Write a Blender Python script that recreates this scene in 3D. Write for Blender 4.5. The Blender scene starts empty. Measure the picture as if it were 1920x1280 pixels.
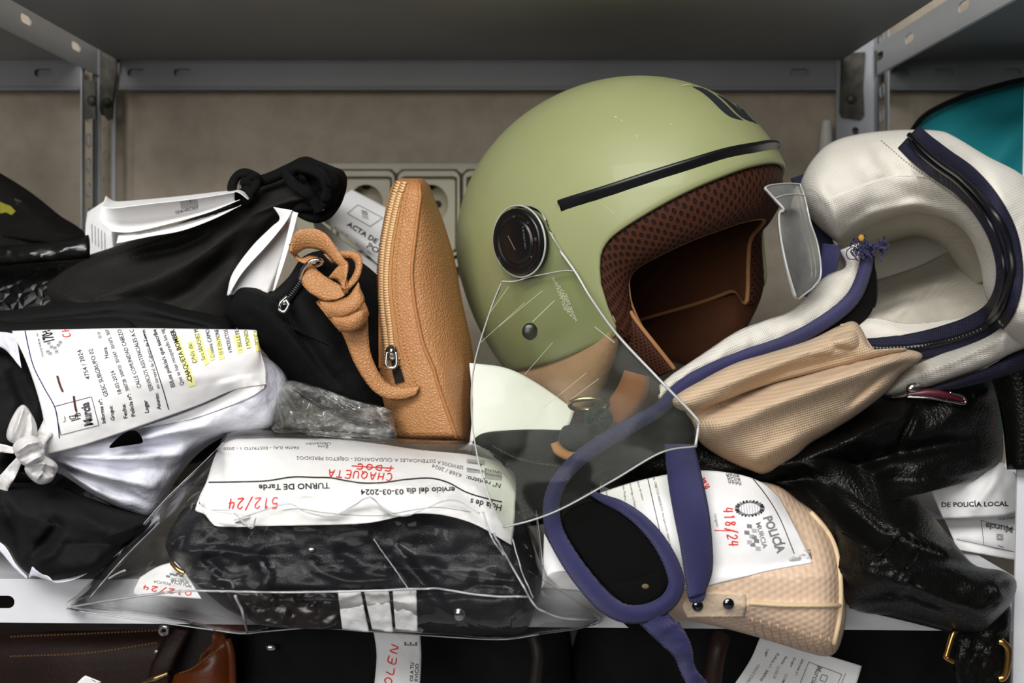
import bpy, bmesh, math
import numpy as np
from mathutils import Vector, Matrix
from mathutils.bvhtree import BVHTree

# ------------------------------------------------------------------ camera, world, lights, exposure
C = bpy.context.scene.collection
F, CX, CY = 1900.0, 950.0, 524.0          # focal length and principal point in pixels of the 1920x1280 frame
ZC = 1.157                                 # camera height; the middle shelf top is at 0.90
SHELF = 0.90
YF, YB = 0.87, 1.25                        # front and rear of the rack

cam_d = bpy.data.cameras.new('camera')
cam = bpy.data.objects.new('camera', cam_d); C.objects.link(cam)
cam.location = (0, 0, ZC); cam.rotation_euler = (math.pi/2, 0, 0)
cam_d.sensor_width = 36.0; cam_d.lens = F/1920*36.0
cam_d.shift_x = 10/1920; cam_d.shift_y = -116/1920
cam_d.clip_start = 0.05
cam_d.dof.use_dof = True; cam_d.dof.focus_distance = 0.87; cam_d.dof.aperture_fstop = 5.0
bpy.context.scene.camera = cam

wd = bpy.data.worlds.new('world'); bpy.context.scene.world = wd; wd.use_nodes = True
wd.node_tree.nodes['Background'].inputs[0].default_value = (0.85, 0.92, 1.0, 1)
wd.node_tree.nodes['Background'].inputs[1].default_value = 0.03

def area(name, loc, target, sx, sy, power, col):
    l = bpy.data.lights.new(name, 'AREA'); l.shape = 'RECTANGLE'; l.size = sx; l.size_y = sy
    l.energy = power; l.color = col
    o = bpy.data.objects.new(name, l); C.objects.link(o); o.location = loc
    d = Vector(target)-Vector(loc); o.rotation_euler = d.to_track_quat('-Z', 'Y').to_euler()
    return o
area('room_light', (-0.32, -0.6, ZC+1.02), (0.0, 0.95, ZC-0.1), 1.5, 0.6, 40.0, (1.0, 0.985, 0.965))
area('fill_light', (-0.75, -1.45, ZC+0.3), (0.0, 1.0, ZC+.05), 1.3, 0.9, 21.0, (1.0, 0.985, 0.96))  # unseen low fill, added to brighten the wall and rear rails

vs = bpy.context.scene.view_settings
vs.view_transform = 'Standard'; vs.look = 'None'; vs.gamma = 1.0; vs.exposure = 0.0; vs.use_curve_mapping = False
cy = bpy.context.scene.cycles
cy.max_bounces = 8; cy.transparent_max_bounces = 24; cy.transmission_bounces = 8; cy.use_denoising = True
cy.caustics_reflective = False; cy.caustics_refractive = False

# ------------------------------------------------------------------ numpy helpers
rs = np.random.RandomState(7)
_T = rs.rand(32, 32, 32)
def vnoise(p):
    p = np.asarray(p, float); i = np.floor(p).astype(int); f = p-i; f = f*f*(3-2*f); r = 0
    for a in (0, 1):
        for b in (0, 1):
            for c in (0, 1):
                w = (f[:, 0] if a else 1-f[:, 0])*(f[:, 1] if b else 1-f[:, 1])*(f[:, 2] if c else 1-f[:, 2])
                r = r+w*_T[(i[:, 0]+a) % 32, (i[:, 1]+b) % 32, (i[:, 2]+c) % 32]
    return r*2-1
def fbm(p, o=3):
    p = np.asarray(p, float); r = 0; a = 1.0
    for k in range(o):
        r = r+a*vnoise(p*(2**k)+k*7.3); a *= .5
    return r
def P(px, py, Y):
    return np.array([(px-CX)/F*Y, Y, ZC+(CY-py)/F*Y])
def PA(q):
    q = np.asarray(q, float); Y = q[..., 2]
    return np.stack([(q[..., 0]-CX)/F*Y, Y, ZC+(CY-q[..., 1])/F*Y], -1)
def cr(pts, n, closed=False):
    """Catmull-Rom through pts, n samples evenly spread over arc length"""
    p = np.asarray(pts, float); m = len(p)
    if m == 2 and not closed:
        t = np.linspace(0, 1, n)[:, None]; return p[0]*(1-t)+p[1]*t
    if closed: q = np.vstack([p[-1], p, p[0], p[1]]); segs = m
    else: q = np.vstack([2*p[0]-p[1], p, 2*p[-1]-p[-2]]); segs = m-1
    K = 16; out = []
    for s in range(segs):
        a, b, c, d = q[s:s+4]; t = (np.arange(K)/K)[:, None]
        out.append(.5*((2*b)+(-a+c)*t+(2*a-5*b+4*c-d)*t**2+(-a+3*b-3*c+d)*t**3))
    out = np.vstack(out+[(q[1] if closed else q[-2])[None]])
    L = np.r_[0, np.cumsum(np.linalg.norm(np.diff(out[:, :min(2, out.shape[1])] if out.shape[1] != 3 or abs(out[:, 0]).max() > 5 else out, axis=0), axis=1)+1e-9)]
    t = np.linspace(0, L[-1], n+1)[:-1] if closed else np.linspace(0, L[-1], n)
    return np.stack([np.interp(t, L, out[:, k]) for k in range(out.shape[1])], -1)
def cru(pts, n):
    """Catmull-Rom, uniform in parameter (for grids)"""
    p = np.asarray(pts, float); m = len(p); t = np.linspace(0, m-1, n)
    if m == 2: return p[0]+(p[1]-p[0])*t.reshape((-1,)+(1,)*(p.ndim-1))
    q = np.concatenate([(2*p[0]-p[1])[None], p, (2*p[-1]-p[-2])[None]])
    i = np.minimum(t.astype(int), m-2); f = (t-i).reshape((-1,)+(1,)*(p.ndim-1))
    a, b, c, d = q[i], q[i+1], q[i+2], q[i+3]
    return .5*((2*b)+(-a+c)*f+(2*a-5*b+4*c-d)*f**2+(-a+3*b-3*c+d)*f**3)
def polydist(q, line):
    """distance of px points q to polyline, and position along it 0..1"""
    line = np.asarray(line, float); best = np.full(len(q), 1e9); pos = np.zeros(len(q))
    L = np.r_[0, np.cumsum(np.linalg.norm(np.diff(line, axis=0), axis=1))]
    for k in range(len(line)-1):
        a, b = line[k], line[k+1]; ab = b-a
        t = np.clip(((q-a)@ab)/(ab@ab+1e-9), 0, 1); d = np.linalg.norm(q-(a+t[:, None]*ab), axis=1)
        m = d < best; best[m] = d[m]; pos[m] = ((L[k]+t*(L[k+1]-L[k]))/L[-1])[m]
    return best, pos
def ridges(q, lst):
    """sum of fold crests (positive toward the viewer), given in px: (points, width, height in m)"""
    r = np.zeros(len(q))
    for line, w, a in lst:
        d, s = polydist(q, line)
        r += a*np.exp(-(d/w)**2)*np.sqrt(np.clip(4*s*(1-s), 0, 1)+.02)
    return r

# ------------------------------------------------------------------ mesh collecting
class G:
    def __init__(self): self.v = []; self.f = []; self.m = []; self.n = 0; self.uv = None
    def add(self, V, Fc, mi=0):
        V = np.asarray(V, float)
        self.v.append(V); self.f += [tuple(int(i)+self.n for i in f) for f in Fc]; self.m += [mi]*len(Fc); self.n += len(V)
        return self
    def V(self): return np.vstack(self.v)
    def bvh(self): return BVHTree.FromPolygons([tuple(x) for x in self.V()], self.f)
def grid_faces(nu, nv, wu=False, wv=False):
    fs = []
    for i in range(nu if wu else nu-1):
        for j in range(nv if wv else nv-1):
            a, b = i, (i+1) % nu; c, d = j, (j+1) % nv
            fs.append((a*nv+c, b*nv+c, b*nv+d, a*nv+d))
    return fs
def obj(name, g, mats, parent=None, smooth=True, fix=True, uv=None, origin=None):
    V = g.V(); me = bpy.data.meshes.new(name)
    off = np.zeros(3)
    if parent is not None:
        p = parent
        while p is not None: off = off+np.array(p.location); p = p.parent
    else:
        off = np.array(origin) if origin is not None else np.array([(V[:, 0].min()+V[:, 0].max())/2, (V[:, 1].min()+V[:, 1].max())/2, V[:, 2].min()])
    me.from_pydata([tuple(x) for x in (V-off)], [], g.f)
    if not isinstance(mats, (list, tuple)): mats = [mats]
    for m in mats: me.materials.append(m)
    me.polygons.foreach_set('material_index', g.m)
    if uv is not None:
        l = me.uv_layers.new(name='UVMap')
        for lp in me.loops: l.data[lp.index].uv = uv[lp.vertex_index]
    if fix:
        bm = bmesh.new(); bm.from_mesh(me); bmesh.ops.recalc_face_normals(bm, faces=bm.faces); bm.to_mesh(me); bm.free()
    me.polygons.foreach_set('use_smooth', [smooth]*len(me.polygons))
    me.update()
    o = bpy.data.objects.new(name, me); C.objects.link(o)
    if parent is None: o.location = off
    else: o.parent = parent
    return o
def tag(o, label, cat, group=None, kind=None):
    o['label'] = label
    if cat: o['category'] = cat
    if group: o['group'] = group
    if kind: o['kind'] = kind
    return o
def thing(name, label, cat, loc, group=None):
    o = bpy.data.objects.new(name, None); C.objects.link(o); o.location = tuple(loc); o.empty_display_size = .05
    return tag(o, label, cat, group)
def sharp(o, ang=35):
    me = o.data
    try: me.set_sharp_from_angle(angle=math.radians(ang))
    except Exception: pass
    return o

# ------------------------------------------------------------------ shapes
def sheet(rows, nu=24, nv=40, th=.0004, noise=None, fold=None, g=None, mi=0):
    """thin solid sheet through control rows of (px, py, depth)"""
    A = np.array(rows, float); A = cru(A, nu); A = cru(A.transpose(1, 0, 2), nv).transpose(1, 0, 2)
    q = A.reshape(-1, 3).copy()
    if fold: q[:, 2] -= ridges(q[:, :2], fold)
    if noise: q[:, 2] += noise[0]*fbm(np.c_[q[:, 0]/noise[1], q[:, 1]/noise[1], np.full(len(q), noise[2] if len(noise) > 2 else .37)])
    W = PA(q); Wg = W.reshape(nu, nv, 3)
    du = np.gradient(Wg, axis=0); dv = np.gradient(Wg, axis=1); N = np.cross(du, dv); N /= np.linalg.norm(N, axis=2, keepdims=True)+1e-12
    if (N[..., 1].mean()) < 0: N = -N            # away from the viewer
    B = (Wg+N*th).reshape(-1, 3)
    g = g or G()
    n = nu*nv; ff = grid_faces(nu, nv); fb = [tuple(reversed([i+n for i in f])) for f in ff]
    bd = [i*nv for i in range(nu)]+[(nu-1)*nv+j for j in range(1, nv)]+[i*nv+nv-1 for i in range(nu-2, -1, -1)]+[j for j in range(nv-2, 0, -1)]
    fe = [(bd[k], bd[(k+1) % len(bd)], bd[(k+1) % len(bd)]+n, bd[k]+n) for k in range(len(bd))]
    g.add(np.vstack([W, B]), ff+fb+fe, mi)
    return g
def blob(outline, Y, hf, hb, spine=None, N=150, K=26, p=2.2, q=2.0, fold=None, noise=None, smooth=True, g=None, mi=0, Yfun=None, back=8):
    """inflated soft body: outline in px at depth Y, bulging hf to the front and hb to the back"""
    o = np.array(outline, float)
    if smooth: o = cr(o, N, True)
    else:
        oc = np.vstack([o, o[0]]); L = np.r_[0, np.cumsum(np.linalg.norm(np.diff(oc, axis=0), axis=1))]
        t = np.linspace(0, L[-1], N+1)[:-1]; o = np.stack([np.interp(t, L, oc[:, k]) for k in (0, 1)], -1)
    if spine is None: sp = np.repeat(o.mean(0)[None], N, 0)
    else:
        s = np.array(spine, float)
        if len(s) == 1: sp = np.repeat(s, N, 0)
        else:
            sd = cr(s, 60); sp = sd[np.argmin(((o[:, None]-sd[None])**2).sum(2), axis=1)]
            for _ in range(6): sp = (np.roll(sp, 1, 0)+sp*2+np.roll(sp, -1, 0))/4
    def Ym(a):
        return Yfun(a[:, 0], a[:, 1]) if Yfun else np.full(len(a), float(Y))
    V = []
    for k in range(K):                                  # front rings from rim to spine
        r = 1-(k/(K-1))*.995; a = sp+(o-sp)*r; h = hf*(max(0, 1-r**p))**(1/q)
        y = Ym(a)-h
        w = min(1, k/4.)
        if fold: y = y-ridges(a, fold)*w
        if noise: y = y+noise[0]*w*fbm(np.c_[a[:, 0]/noise[1], a[:, 1]/noise[1], np.full(N, noise[2] if len(noise) > 2 else .2)])
        V.append(np.c_[a, y])
    for k in range(1, back):
        r = 1-(k/(back-1))*.99; a = sp+(o-sp)*r; h = hb*(max(0, 1-r**p))**(1/q); V.append(np.c_[a, Ym(a)+h])
    V = PA(np.vstack(V)); g = g or G()
    fs = grid_faces(K, N, wv=True)
    base = lambda k: 0 if k == 0 else (K+k-1)*N
    for k in range(back-1):
        A0, B0 = base(k), base(k+1)
        fs += [(A0+j, A0+(j+1) % N, B0+(j+1) % N, B0+j) for j in range(N)]
    fs.append(tuple((K-1)*N+j for j in range(N))); fs.append(tuple(base(back-1)+j for j in range(N)))
    g.add(V, fs, mi); return g
def tube(path, r, n=8, closed=False, samples=None, px=True, g=None, mi=0, taper=None):
    p = PA(np.array(path, float)) if px else np.array(path, float)
    if samples is None: samples = max(12, 8*len(path))
    p = cr(p, samples, closed) if len(p) > 2 or closed else cr(p, max(2, samples))
    m = len(p); T = np.gradient(p, axis=0) if not closed else (np.roll(p, -1, 0)-np.roll(p, 1, 0))
    T /= np.linalg.norm(T, axis=1, keepdims=True)+1e-12
    u = np.array([.31, .9, .29]); U = np.zeros_like(p)
    for i in range(m):
        u = u-T[i]*(u@T[i])
        if np.linalg.norm(u) < 1e-3: u = np.array([.5, .2, .8])-T[i]*(np.array([.5, .2, .8])@T[i])
        u = u/np.linalg.norm(u); U[i] = u
    W = np.cross(T, U); a = np.linspace(0, 2*np.pi, n+1)[:-1]
    R = np.full(m, r) if taper is None else r*np.interp(np.linspace(0, 1, m), np.linspace(0, 1, len(taper)), taper)
    V = (p[:, None]+R[:, None, None]*(np.cos(a)[None, :, None]*U[:, None]+np.sin(a)[None, :, None]*W[:, None])).reshape(-1, 3)
    g = g or G(); fs = grid_faces(m, n, wu=closed, wv=True)
    if not closed: fs += [tuple(range(n)), tuple((m-1)*n+j for j in range(n))]
    g.add(V, fs, mi); return g
def band(a, b, n=40, th=.0012, nv=5, bulge=0, g=None, mi=0, noise=None):
    """flat strap between two px edge polylines (px, py, depth)"""
    A = cr(np.array(a, float), n); B = cr(np.array(b, float), n)
    rows = np.stack([A+(B-A)*t for t in np.linspace(0, 1, nv)])
    t = np.linspace(0, 1, nv); rows[:, :, 2] -= bulge*np.sin(np.pi*t)[:, None]
    return sheet(rows, nv, n, th, g=g, mi=mi, noise=noise)
def strap(path, w, th=.0012, n=40, nv=5, bulge=0, tilt=0, g=None, mi=0, noise=None):
    """strap of width w px centred on a px path, facing the viewer"""
    p = cr(np.array(path, float), n); T = np.gradient(p[:, :2], axis=0); T /= np.linalg.norm(T, axis=1, keepdims=True)+1e-9
    W = np.interp(np.linspace(0, 1, n), np.linspace(0, 1, len(w)), w) if isinstance(w, (list, tuple)) else np.full(n, w)
    S = np.c_[-T[:, 1], T[:, 0]]*W[:, None]/2
    a = np.c_[p[:, :2]+S, p[:, 2]+tilt]; b = np.c_[p[:, :2]-S, p[:, 2]-tilt]
    rows = np.stack([a+(b-a)*t for t in np.linspace(0, 1, nv)]); t = np.linspace(0, 1, nv); rows[:, :, 2] -= bulge*np.sin(np.pi*t)[:, None]
    return sheet(rows, nv, n, th, g=g, mi=mi, noise=noise)
def box(lo, hi, g=None, mi=0):
    x0, y0, z0 = lo; x1, y1, z1 = hi; g = g or G()
    g.add([(x0, y0, z0), (x1, y0, z0), (x1, y1, z0), (x0, y1, z0), (x0, y0, z1), (x1, y0, z1), (x1, y1, z1), (x0, y1, z1)],
          [(0, 1, 2, 3), (4, 5, 6, 7), (0, 1, 5, 4), (1, 2, 6, 5), (2, 3, 7, 6), (3, 0, 4, 7)], mi)
    return g
def ball(c, r, n=16, sc=(1, 1, 1), g=None, mi=0):
    V = []; 
    for i in range(n//2+1):
        t = np.pi*i/(n//2)
        for j in range(n):
            a = 2*np.pi*j/n; V.append((c[0]+r*sc[0]*np.sin(t)*np.cos(a), c[1]+r*sc[1]*np.sin(t)*np.sin(a), c[2]+r*sc[2]*np.cos(t)))
    g = g or G(); g.add(V, grid_faces(n//2+1, n, wv=True), mi); return g
def plate(outline, holes, th, to_world, g=None, mi=0):
    """flat plate with real holes: 2-D outline and holes, extruded by th"""
    cu = bpy.data.curves.new('tmp', 'CURVE'); cu.dimensions = '2D'; cu.fill_mode = 'BOTH'; cu.extrude = th*50
    for pts in [outline]+holes:
        s = cu.splines.new('POLY'); s.points.add(len(pts)-1); s.use_cyclic_u = True
        for i, q in enumerate(pts): s.points[i].co = (q[0]*100, q[1]*100, 0, 1)
    o = bpy.data.objects.new('tmp', cu); C.objects.link(o)
    dg = bpy.context.evaluated_depsgraph_get(); me = bpy.data.meshes.new_from_object(o.evaluated_get(dg))
    V = np.array([to_world(*(v.co/100)) for v in me.vertices]); fs = [tuple(p.vertices) for p in me.polygons]
    bpy.data.objects.remove(o); bpy.data.curves.remove(cu); bpy.data.meshes.remove(me)
    g = g or G(); g.add(V, fs, mi); return g
def slot(cx, cy_, w, h, n=8):
    r = min(w, h)/2; out = []
    if w >= h:
        for a in np.linspace(-np.pi/2, np.pi/2, n): out.append((cx+w/2-r+r*np.cos(a), cy_+r*np.sin(a)))
        for a in np.linspace(np.pi/2, 1.5*np.pi, n): out.append((cx-w/2+r+r*np.cos(a), cy_+r*np.sin(a)))
    else:
        for a in np.linspace(0, np.pi, n): out.append((cx+r*np.cos(a), cy_+h/2-r+r*np.sin(a)))
        for a in np.linspace(np.pi, 2*np.pi, n): out.append((cx+r*np.cos(a), cy_-h/2+r+r*np.sin(a)))
    return out

def drape(g, bvh, nu, nv, lift=.0008, it=8):
    """push a sheet toward the viewer so that it lies on the surface below it"""
    V = g.v[0]; n = nu*nv; E = np.array([0, 0, ZC]); D = V[:n]-E; L = np.linalg.norm(D, axis=1); D = D/L[:, None]; need = np.zeros(n)
    for i in range(n):
        h = bvh.ray_cast(Vector(E), Vector(D[i]))
        if h[0] is not None: need[i] = max(0, L[i]-(h[3]-lift))
    d = need.reshape(nu, nv)
    for _ in range(it):
        p = np.pad(d, 1, mode='edge'); d = np.maximum(need.reshape(nu, nv), (p[:-2, 1:-1]+p[2:, 1:-1]+p[1:-1, :-2]+p[1:-1, 2:]+2*p[1:-1, 1:-1])/6)
    d = d.reshape(-1, 1); DB = V[n:2*n]-E; DB /= np.linalg.norm(DB, axis=1)[:, None]
    V[:n] -= D*d; V[n:2*n] -= DB*d
    return g

# ------------------------------------------------------------------ printing and handwriting laid onto surfaces
EYE = Vector((0, 0, ZC))
def lay(bvh, q, lift=.0005):
    """px points -> points just above the first surface met"""
    out = []; ok = []
    for px, py in q:
        d = (Vector(P(px, py, 1.0))-EYE).normalized()
        h, n, i, t = bvh.ray_cast(EYE, d)
        if h is None: out.append((0, 0, 0)); ok.append(False); continue
        if n.dot(d) > 0: n = -n
        out.append(tuple(h+n*lift)); ok.append(True)
    return np.array(out), np.array(ok)
def laid(g, bvh, q, fs, mi, lift=.0005):
    V, ok = lay(bvh, q, lift); fs = [f for f in fs if all(ok[i] for i in f)]
    if fs: g.add(V, fs, mi)
_glyph = {}
def glyphs(s, bold):
    if (s, bold) in _glyph: return _glyph[(s, bold)]
    cu = bpy.data.curves.new('tmp', 'FONT'); cu.body = s; cu.resolution_u = 2; cu.offset = .022*bold
    o = bpy.data.objects.new('tmp', cu); C.objects.link(o); dg = bpy.context.evaluated_depsgraph_get()
    me = bpy.data.meshes.new_from_object(o.evaluated_get(dg))
    V = np.array([v.co[:2] for v in me.vertices]); fs = [tuple(p.vertices) for p in me.polygons]
    bpy.data.objects.remove(o); bpy.data.curves.remove(cu); bpy.data.meshes.remove(me)
    _glyph[(s, bold)] = (V, fs); return V, fs
def text(g, bvh, s, p0, p1, h, mi, bold=0, shear=0, lift=.0005):
    V, fs = glyphs(s, bold)
    if not len(V): return
    p0, p1 = np.array(p0, float), np.array(p1, float); d = p1-p0; L = np.linalg.norm(d); d /= L; up = np.array([d[1], -d[0]])
    x = (V[:, 0]-V[:, 0].min())/(V[:, 0].max()-V[:, 0].min())*L; y = V[:, 1]/.70*h
    laid(g, bvh, p0+x[:, None]*d+y[:, None]*up+(y*shear)[:, None]*d, fs, mi, lift)
def line(g, bvh, pts, w, mi, n=None, lift=.0005):
    pts = np.array(pts, float); L = np.linalg.norm(np.diff(pts, axis=0), axis=1).sum(); n = n or max(3, int(L/6))
    p = cr(pts, n) if len(pts) > 2 else np.linspace(pts[0], pts[1], n)
    T = np.gradient(p, axis=0); T /= np.linalg.norm(T, axis=1, keepdims=True)+1e-9; S = np.c_[-T[:, 1], T[:, 0]]*w/2
    q = np.vstack([p+S, p-S]); laid(g, bvh, q, [(i, i+1, n+i+1, n+i) for i in range(n-1)], mi, lift)
def quad(g, bvh, c4, mi, n=6, lift=.0004):
    a, b, c, d = [np.array(x, float) for x in c4]; q = []
    for i in range(n):
        for j in range(n):
            u, v = i/(n-1), j/(n-1); q.append((a*(1-v)+b*v)*(1-u)+(d*(1-v)+c*v)*u)
    laid(g, bvh, np.array(q), grid_faces(n, n), mi, lift)
STROKE = {  # pen strokes in a unit box
 '0': [[(.5, 1), (.1, .7), (.1, .3), (.5, 0), (.9, .3), (.9, .7), (.5, 1)]], '1': [[(.3, .8), (.55, 1), (.5, 0)]],
 '2': [[(.1, .75), (.45, 1), (.85, .75), (.5, .35), (.05, 0), (.95, .05)]], '4': [[(.3, 1), (.1, .4), (.9, .45)], [(.75, .95), (.65, 0)]],
 '5': [[(.9, 1), (.3, .98), (.2, .55), (.7, .6), (.9, .3), (.6, 0), (.1, .08)]], '8': [[(.8, .85), (.4, 1), (.2, .75), (.75, .35), (.6, .02), (.2, .15), (.3, .45), (.8, .85)]],
 '/': [[(.95, 1.15), (.05, -.15)]], 'C': [[(.9, .9), (.4, 1), (.1, .5), (.4, 0), (.9, .1)]], 'H': [[(.15, 1), (.1, 0)], [(.1, .5), (.9, .55)], [(.9, 1), (.85, 0)]],
 'A': [[(.05, 0), (.5, 1), (.9, 0)], [(.2, .35), (.8, .4)]], 'Q': [[(.5, 1), (.1, .6), (.2, .1), (.7, .05), (.9, .6), (.5, 1)], [(.6, .3), (1, -.1)]],
 'U': [[(.1, 1), (.15, .2), (.5, 0), (.85, .2), (.9, 1)]], 'E': [[(.9, 1), (.15, .98), (.1, .02), (.9, 0)], [(.12, .5), (.7, .52)]],
 'T': [[(0, 1), (1, .97)], [(.5, 1), (.5, 0)]], 'D': [[(.1, 0), (.15, 1), (.8, .8), (.85, .3), (.1, 0)]], 'F': [[(.9, 1), (.15, .98), (.1, 0)], [(.12, .5), (.7, .52)]],
 'O': [[(.5, 1), (.1, .6), (.2, .1), (.7, .05), (.9, .6), (.5, 1)]], 'L': [[(.2, 1), (.1, .05), (.9, 0)]], 'N': [[(.05, 0), (.2, 1), (.75, 0), (.95, 1)]],
 'B': [[(.1, 0), (.15, 1), (.7, .9), (.7, .6), (.15, .52), (.85, .4), (.8, .05), (.1, 0)]], 'S': [[(.9, .85), (.5, 1), (.15, .75), (.8, .35), (.5, 0), (.1, .15)]],
 'V': [[(0, 1), (.45, 0), (1, 1)]], '-': [[(-.5, .5), (1.5, .55)]],
}
def pen(g, bvh, s, p0, p1, h, w, mi, slant=.12, lift=.0006):
    p0, p1 = np.array(p0, float), np.array(p1, float); d = p1-p0; L = np.linalg.norm(d); d /= L; up = np.array([d[1], -d[0]]); c = L/len(s)
    for k, ch in enumerate(s):
        for st in STROKE.get(ch, []):
            q = [p0+d*(c*(k+.1+.75*x)+slant*h*y)+up*h*y for x, y in st]; line(g, bvh, q, w, mi, n=max(6, 5*len(q)), lift=lift)
def zr(x0, y0, s):
    return lambda *q: (x0+q[0]/s, y0+q[1]/s)

# ------------------------------------------------------------------ materials
def lin(h):
    h = h.lstrip('#'); c = [int(h[i:i+2], 16)/255 for i in (0, 2, 4)]
    return tuple((x/12.92 if x <= .04045 else ((x+.055)/1.055)**2.4) for x in c)+(1,)
def mat(name, col, rough=.6, bump=None, vary=None, metal=0, spec=.5, coat=0, sheen=0):
    m = bpy.data.materials.new(name); m.use_nodes = True; nt = m.node_tree; b = nt.nodes['Principled BSDF']
    c = lin(col) if isinstance(col, str) else tuple(col)+(1,)
    b.inputs['Base Color'].default_value = c; b.inputs['Roughness'].default_value = rough; b.inputs['Metallic'].default_value = metal
    b.inputs['Specular IOR Level'].default_value = spec; b.inputs['Coat Weight'].default_value = coat; b.inputs['Sheen Weight'].default_value = sheen
    N = nt.nodes.new; L = nt.links.new; tc = N('ShaderNodeTexCoord'); co = tc.outputs['Object']
    if vary:                                            # (second colour, scale, amount)
        n = N('ShaderNodeTexNoise'); n.inputs['Scale'].default_value = vary[1]; n.inputs['Detail'].default_value = 5; L(co, n.inputs['Vector'])
        r = N('ShaderNodeMapRange'); r.inputs[1].default_value = .4; r.inputs[2].default_value = .65; r.inputs[4].default_value = vary[2]; L(n.outputs[0], r.inputs[0])
        x = N('ShaderNodeMix'); x.data_type = 'RGBA'; x.inputs[6].default_value = c; x.inputs[7].default_value = lin(vary[0]); L(r.outputs[0], x.inputs[0]); L(x.outputs[2], b.inputs['Base Color'])
    for bp in (bump if isinstance(bump, list) else [bump] if bump else []):
        kind, sc, dist = bp[:3]
        if kind == 'pebble':
            t = N('ShaderNodeTexVoronoi'); t.feature = 'DISTANCE_TO_EDGE'; t.inputs['Scale'].default_value = sc; L(co, t.inputs['Vector'])
            r = N('ShaderNodeMapRange'); r.inputs[2].default_value = .28; L(t.outputs['Distance'], r.inputs[0]); h = r.outputs[0]
        elif kind == 'cells':
            t = N('ShaderNodeTexVoronoi'); t.feature = 'SMOOTH_F1'; t.inputs['Scale'].default_value = sc; L(co, t.inputs['Vector'])
            r = N('ShaderNodeMath'); r.operation = 'SUBTRACT'; r.inputs[0].default_value = 1; L(t.outputs['Distance'], r.inputs[1]); h = r.outputs[0]
        elif kind == 'weave':
            rot = bp[3] if len(bp) > 3 else 0.0
            mp = N('ShaderNodeMapping'); mp.inputs['Rotation'].default_value = (0, rot, 0); L(co, mp.inputs[0])
            a = N('ShaderNodeTexWave'); a.bands_direction = 'X'; a.inputs['Scale'].default_value = sc; L(mp.outputs[0], a.inputs['Vector'])
            d = N('ShaderNodeTexWave'); d.bands_direction = 'Z'; d.inputs['Scale'].default_value = sc; L(mp.outputs[0], d.inputs['Vector'])
            r = N('ShaderNodeMath'); r.operation = 'MULTIPLY'; L(a.outputs[1], r.inputs[0]); L(d.outputs[1], r.inputs[1]); h = r.outputs[0]
        elif kind == 'hex':                             # rows of round cells in the upright plane
            r = None
            for a in (0, math.pi/3, 2*math.pi/3):
                d = N('ShaderNodeVectorMath'); d.operation = 'DOT_PRODUCT'; d.inputs[1].default_value = (sc*math.cos(a), 0, sc*math.sin(a)); L(co, d.inputs[0])
                c_ = N('ShaderNodeMath'); c_.operation = 'COSINE'; L(d.outputs['Value'], c_.inputs[0])
                if r is None: r = c_
                else: s_ = N('ShaderNodeMath'); s_.operation = 'ADD'; L(r.outputs[0], s_.inputs[0]); L(c_.outputs[0], s_.inputs[1]); r = s_
            h = r.outputs[0]
        elif kind == 'rib':
            rot = bp[3] if len(bp) > 3 else 0.0
            mp = N('ShaderNodeMapping'); mp.inputs['Rotation'].default_value = (0, rot, 0); L(co, mp.inputs[0])
            a = N('ShaderNodeTexWave'); a.bands_direction = 'X'; a.inputs['Scale'].default_value = sc; a.inputs['Distortion'].default_value = .4; L(mp.outputs[0], a.inputs['Vector']); h = a.outputs[1]
        else:
            t = N('ShaderNodeTexNoise'); t.inputs['Scale'].default_value = sc; t.inputs['Detail'].default_value = 4; L(co, t.inputs['Vector']); h = t.outputs[0]
        u = N('ShaderNodeBump'); u.inputs['Strength'].default_value = 1.0; u.inputs['Distance'].default_value = dist; L(h, u.inputs['Height'])
        if b.inputs['Normal'].is_linked: L(b.inputs['Normal'].links[0].from_socket, u.inputs['Normal'])
        L(u.outputs[0], b.inputs['Normal'])
    return m
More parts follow.
